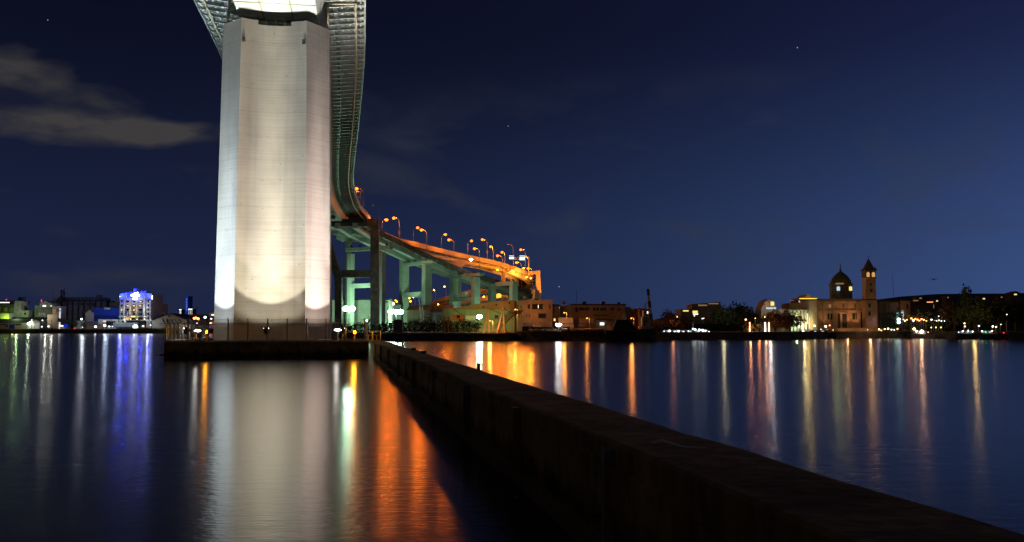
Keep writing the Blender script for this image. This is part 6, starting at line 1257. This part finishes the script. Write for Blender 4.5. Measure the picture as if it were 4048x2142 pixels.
for (px, w_, c_) in ((3270, 500, (1, .55, .25)), (3352, 1500, (1, .45, .18)), (3392, 900, (1, .5, .2)), (3440, 1500, (1, .5, .22))):  # spots added to throw uneven warm pools on the church wall
    p = W(px, 1303, 305.5 if px < 3410 else 303.2); u_ = thing('added_spot', {3270: 'added fill spot under the left end of the nave wall', 3352: 'added fill spot right of the church door', 3392: 'added fill spot at the right part of the nave wall', 3440: 'added fill spot at the tower foot'}[px], 'floodlight', (p.x, p.y, p.z-.4), 'added fill spots of the church'); MB().lathe((p.x, p.y, 0), [(.15, p.z-.4), (.1, p.z-.3), (.18, p.z)], 8).build('housing', M['black'], u_); MB().ball((p.x, p.y, p.z+.05), .09, 6, 4).build('lamp_glass', E['winlamp'], u_)
    spot((p.x, p.y, p.z+.15), (p.x, p.y+2.0, p.z+7), w_*1.3, 75, 1, c_, .15)
cb('steps', 3300, 3470, 1296, 1322, 302, 304.7); cb('terrace', 3240, 3300, 1305, 1322, 303, 307.5, 'stone_dark')
for (px, py, y_, w_, c_) in ((3350, 1290, 298, 3800, (1, .52, .22)), (3440, 1290, 298, 4200, (1, .55, .25)), (3290, 1290, 300, 1200, (1, .6, .3)), (3440, 1150, 292, 4200, (1, .55, .25)), (3330, 1165, 300, 1600, (1, .75, .35)), (3468, 1270, 303, 500, (.7, .6, 1)), (3300, 1110, 296, 2600, (.9, 1, .4)), (3540, 1260, 303, 1200, (.5, 1, .7)), (3590, 1250, 303, 1600, (1, .4, .15))): point(W(px, py, y_), w_*.06, c_, .3)  # unseen fill points added to brighten church and town houses
# promenade buildings right of the church
for (px0, px1, py, D, m_, wn, lb) in ((3476, 3520, 1192, 312, 'stone_dark', [(3490, 1200, 3502, 1280, 'wall_dark', 'recess')], 'narrow brown town house touching the church'), (3520, 3560, 1195, 313, 'wall_grey', [(3526, 1232, 3536, 1285, 'teal', 'shop_front'), (3545, 1236, 3556, 1286, 'tealwin', 'shop_front')], 'grey town house with teal shop fronts'), (3560, 3600, 1190, 312, 'stone', [(3563, 1228, 3572, 1260, 'coolwin'), (3584, 1200, 3590, 1220)], 'town house with an orange lit upper wall'), (3600, 3720, 1200, 314, 'wall_dark', [(3610, 1186, 3630, 1190, 'win_dim', 'light_line'), (3664, 1192, 3688, 1197, 'winorange', 'light_line'), (3690, 1204, 3692, 1218, 'win_dim')], 'long dark building with a faint orange roof light'), (3720, 3790, 1215, 314, 'wall_dark', [(3722, 1256, 3740, 1259, 'win_dim')], 'plain dark building left of the trees')):
    building('town_house', lb, 'building', px0, px1, py, D, 8, m_, wn, z0=.9, roof='flat')
t = thing('radio_mast', 'thin faint mast on the hill right of the bell tower', 'mast', W(3533, 1165, 380)); MB().tube([W(3534, 1172, 380), W(3526, 1080, 380)], .1, 4, .05).build('mast', M['steel_dark'], t)
# bird over the hill
p = W(3692, 1105, 150); t = thing('bird', 'small dark bird gliding above the wooded hill', 'bird', p); MB().ball(p, .13, 8, 6, (1.2, 2.0, .8)).build('body', M['black'], t)
for s_ in (-1, 1): MB().add([p+Vector((s_*.08, -.12, .05)), p+Vector((s_*.38, -.05, .16)), p+Vector((s_*.62, .08, .02)), p+Vector((s_*.34, .12, .1)), p+Vector((s_*.08, .15, .03)), p+Vector((s_*.36, .03, .2))], [(0, 1, 5), (1, 2, 5), (2, 3, 5), (3, 4, 5), (4, 0, 5), (0, 4, 3, 2, 1)]).build('wing', M['black'], t)
for i, (px, py, e_, lb) in enumerate(((3575, 1180, 'winlamp', 'faint warm house light on the hill right of the bell tower'), (3640, 1172, 'reddish', 'reddish house light high on the hill above the dark building'), (3705, 1176, 'winlamp', 'warm house light on the hill left of the tall tree'), (3748, 1168, 'cool', 'cool white light on the hill crest left of the tall tree'), (3890, 1168, 'winlamp', 'warm light on the hill crest right of the tall tree'), (3960, 1166, 'cool', 'cool light on the hill crest above the black trees'), (4015, 1158, 'winb', 'brightest light on the hill crest near the right edge'))):
    k_ = (.7, 1.2, .9, .6, 1.1, .8, 1.4)[i]; p = W(px, py+(6, 2, 9, 3, 8, 4, 1)[i], 362+5*(i%3)); x_, y_, z_ = p; t = thing('hill_house', lb.replace('light', 'lit house', 1), 'house', (x_, y_, z_-2.2), 'small lit houses on the wooded hill'); MB().yprism([(x_-1.5*k_, z_-4), (x_+1.5*k_, z_-4), (x_+1.5*k_, z_+.1), (x_+.3, z_+.6*k_), (x_-1.5*k_, z_+.1)], y_, y_+4).build('wall', M['stone_dark'], t); MB().box(x_-.45*k_, x_+.3*k_, y_-.06, y_-.003, z_-.7, z_-.2).build('window', E['win_dim' if i % 2 else 'win_y'], t)
# boats
def boat(label, px0, px1, D, cab, m_, lights, zh=.8, mast=None, name='boat', group='boats moored on the right shore'):
    x0, x1 = X(px0, D), X(px1, D); t = thing(name, label, 'boat', ((x0+x1)/2, D, 0), group); w_ = x1-x0; wd = min(3.4, w_*.28)
    mb = MB(); S_ = 9; vs = []
    for i in range(S_):
        q_ = i/(S_-1); x = x0+w_*q_; k = max(.04, math.sin(math.pi*min(1, .18+q_*.62+0)) if q_ > .35 else .92); k = max(.06, (1-(max(0, .35-q_)/.35)**2)) if q_ < .35 else (1-.25*((q_-.35)/.65)**2)
        sh = zh*(1+.5*max(0, .4-q_)/.4); vs += [(x, D-wd/2*k, sh), (x+.2*(1-q_), D-wd/2*k*.7, -1.0), (x+.2*(1-q_), D+wd/2*k*.7, -1.0), (x, D+wd/2*k, sh)]
    mb.add(vs, [(i*4+j, i*4+(j+1) % 4, i*4+4+(j+1) % 4, i*4+4+j) for i in range(S_-1) for j in range(4)]+[(0, 3, 2, 1), tuple((S_-1)*4+j for j in range(4))]); mb.build('hull', M[m_], t)
    c0, c1 = x0+w_*cab[0], x0+w_*cab[1]; MB().yprism([(c0, zh), (c1, zh), (c1, zh+cab[2]), (c0+.5, zh+cab[2])], D-wd*.36, D+wd*.36).build('cabin', M['white_paint'], t)
    MB().box(c0-.1, c1+.2, D-wd*.4, D+wd*.4, zh+cab[2]+.002, zh+cab[2]+.1).build('cabin_roof', M['wall_grey'], t)
    n_ = max(2, int((c1-c0)/1.1))
    for k in range(n_): a = c0+.6+(c1-c0-.8)*k/n_; MB().box(a, a+.55, D-wd*.36-.03, D-wd*.36-.002, zh+cab[2]*.4, zh+cab[2]*.8).build('cabin_window', E['signdim'] if k % 2 else M['glass_dark'], t)
    for (q_, z_, e_, r_) in lights: MB().ball((x0+w_*q_, D-wd*.42, zh+z_), r_, 6, 4).build('deck_lamp', E[e_], t)
    if mast: MB().tube([(x0+w_*mast[0], D, zh), (x0+w_*mast[0], D, zh+mast[1])], .07, 5).build('mast', M['white_paint'], t)
boat('long white passenger boat with a row of dazzling deck lights', 2586, 2812, 272, (.12, .93, .8), 'hull_blue', [(.16, .5, 'cool', .12), (.25, .6, 'coolb', .26), (.34, .4, 'cool', .14), (.41, .5, 'coolb', .24), (.5, .4, 'cool', .1), (.58, .5, 'cool', .13), (.66, 1.2, 'coolb', .2), (.70, 1.0, 'coolb', .26), (.77, .9, 'coolb', .28), (.83, .8, 'coolb', .3), (.88, .7, 'cool', .2), (.94, .4, 'cool', .12)], zh=1.1, mast=(.68, 3.0))
boat('small dark boat with a white lit cabin below the colonnade', 3100, 3190, 293, (.55, .9, 1.0), 'hull_blue', [(.8, .7, 'coolb', .2), (.3, .3, 'winlamp', .1)])
boat('low dark barge boat moored left of the church steps', 3180, 3300, 291, (.1, .8, .8), 'hull', [(.5, 1.1, 'winlamp', .14), (.9, .9, 'winlamp', .12)], zh=1.0)
boat('small cabin boat glowing white under the promenade lights', 3600, 3690, 290, (.1, .6, 1.0), 'wall_white', [(.2, .9, 'winb', .24), (.42, .8, 'winb', .5), (.7, .6, 'winlamp', .12)], zh=.6)
boat('dark boat with white and green lamps below the amber lit tree', 3775, 3860, 272, (.2, .7, .9), 'hull', [(.1, .5, 'cool', .12), (.3, .8, 'coolb', .2), (.55, 1.0, 'cool', .16), (.75, .7, 'coolb', .18)], mast=(.4, 2.2))
boat('dark boat with a red tail light near the right edge', 3865, 3965, 268, (.15, .7, 1.0), 'hull', [(.1, .8, 'cool', .2), (.25, .6, 'green', .12), (.5, .9, 'winlamp', .16), (.95, .4, 'red', .12)])
# promenade lights
rr = random.Random(77); n_ = 0
PL = [(2622, 1283, 'reddish', .3), (2676, 1252, 'winlamp', .3), (2660, 1268, 'winlamp', .2), (2745, 1248, 'winlamp', .15), (2776, 1259, 'cool', .15), (2782, 1258, 'winlamp', .14), (2948, 1263, 'winlamp', .24), (3024, 1252, 'winlamp', .2), (3264, 1290, 'winb', .26), (3280, 1286, 'reddish', .2), (3475, 1302, 'winb', .18), (3484, 1306, 'winlamp', .16), (3497, 1300, 'yel', .18), (3511, 1299, 'winb', .2), (3524, 1303, 'winlamp', .2), (3535, 1304, 'cool', .16), (3548, 1300, 'winlamp', .2), (3553, 1262, 'cool', .5), (3553, 1274, 'cool', .5), (3570, 1262, 'winlamp', .2), (3577, 1268, 'winlamp', .22), (3585, 1264, 'reddish', .22), (3603, 1258, 'reddish', .25), (3611, 1266, 'winb', .26), (3618, 1260, 'reddish', .22), (3627, 1263, 'reddish', .25), (3635, 1268, 'winlamp', .22), (3643, 1261, 'reddish', .24), (3652, 1264, 'winlamp', .2), (3662, 1268, 'reddish', .18), (3683, 1264, 'cool', .26), (3692, 1266, 'winlamp', .2), (3702, 1268, 'cool', .18), (3712, 1266, 'winlamp', .18), (3722, 1269, 'cool', .18), (3735, 1268, 'cool', .2), (3711, 1250, 'cool', .12), (3726, 1254, 'cool', .12), (3614, 1300, 'winb', .35), (3682, 1294, 'yel', .12), (3700, 1294, 'yel', .12), (3720, 1294, 'yel', .12), (3813, 1278, 'winlamp', .2), (3815, 1290, 'winlamp', .2), (3870, 1288, 'cool', .22), (3925, 1290, 'winb', .2), (3938, 1292, 'winlamp', .2), (3957, 1282, 'winlamp', .12), (3980, 1243, 'cool', .14), (3430, 1303, 'winlamp', .1), (2986, 1258, 'winlamp', .12), (3160, 1290, 'winlamp', .2), (3220, 1288, 'winb', .25)]
words_ = {'winlamp': 'warm white', 'winb': 'bright warm', 'cool': 'cool white', 'reddish': 'reddish orange', 'yel': 'yellow', 'green': 'green'}
def zone(px):
    for lim, s_ in ((2700, 'among the brown trees right of the chimney'), (2800, 'on the villa rise'), (3030, 'between the dark trees'), (3250, 'before the colonnade'), (3470, 'at the church foot'), (3560, 'along the teal shop fronts'), (3670, 'in the crowded promenade row'), (3750, 'at the right end of the promenade row'), (3880, 'below the amber lit tree'), (4100, 'near the right edge')):
        if px < lim: return s_
cnt = {}
for (px, py, e_, r_) in sorted(PL):
    key = (words_[e_], zone(px)); k = cnt.get(key, 0); cnt[key] = k+1
    tot = sum(1 for a in PL if (words_[a[2]], zone(a[0])) == key)
    lb = '%s lamp %s' % key if tot == 1 else '%s lamp %s, %s from left' % (key[0], key[1], ORD[k])
    D = 299 if px < 3470 else 302; D = 286 if px > 3755 else D; D = 326 if (2690 < px < 2790 and py < 1262) else D
    shore_lamp(px, py, D, lb, e_, 22 if r_ > .18 else 0, {'winlamp': (1, .75, .45), 'winb': (1, .85, .6), 'cool': (.8, .95, 1), 'reddish': (1, .3, .1), 'yel': (1, .8, .2)}[e_], r_, z0=1.3, group='lamps along the right shore')
for i, (px, m_, lb) in enumerate(((2964, 'reddish', 'left glowing pillar under the rust brown tree'), (3025, 'winb', 'slim white glowing pillar under the rust brown tree'), (3040, 'reddish', 'right red white glowing pillar under the rust brown tree'))):
    p = W(px, 1302, 292); t = thing('light_pillar', lb, 'light pillar', (p.x, 292, 1.3), 'glowing pillars on the right quay'); MB().lathe((p.x, 292, 0), [(.28, 1.3), (.24, 1.5), (.2, Z(1276, 292)), (.05, Z(1273, 292))], 8).build('lit_tube', E['pillar_r' if m_ == 'reddish' else 'win_hot2'], t); MB().lathe((p.x, 292, 0), [(.35, 1.2), (.35, 1.32)], 8).build('foot', M['steel_dark'], t); point((p.x, 291, 2.5), 350, (1, .35, .12), .2)
point(W(3000, 1285, 291), 270, (1, .3, .08), .3); point(W(2860, 1225, 294), 210, (1, .85, .5), .3); point(W(3850, 1240, 285), 420, (1, .65, .2), .4); point(W(3640, 1250, 300), 450, (1, .5, .25), .4); point(W(2660, 1260, 290), 150, (1, .35, .15), .4)  # unseen fill points added to brighten trees and promenade
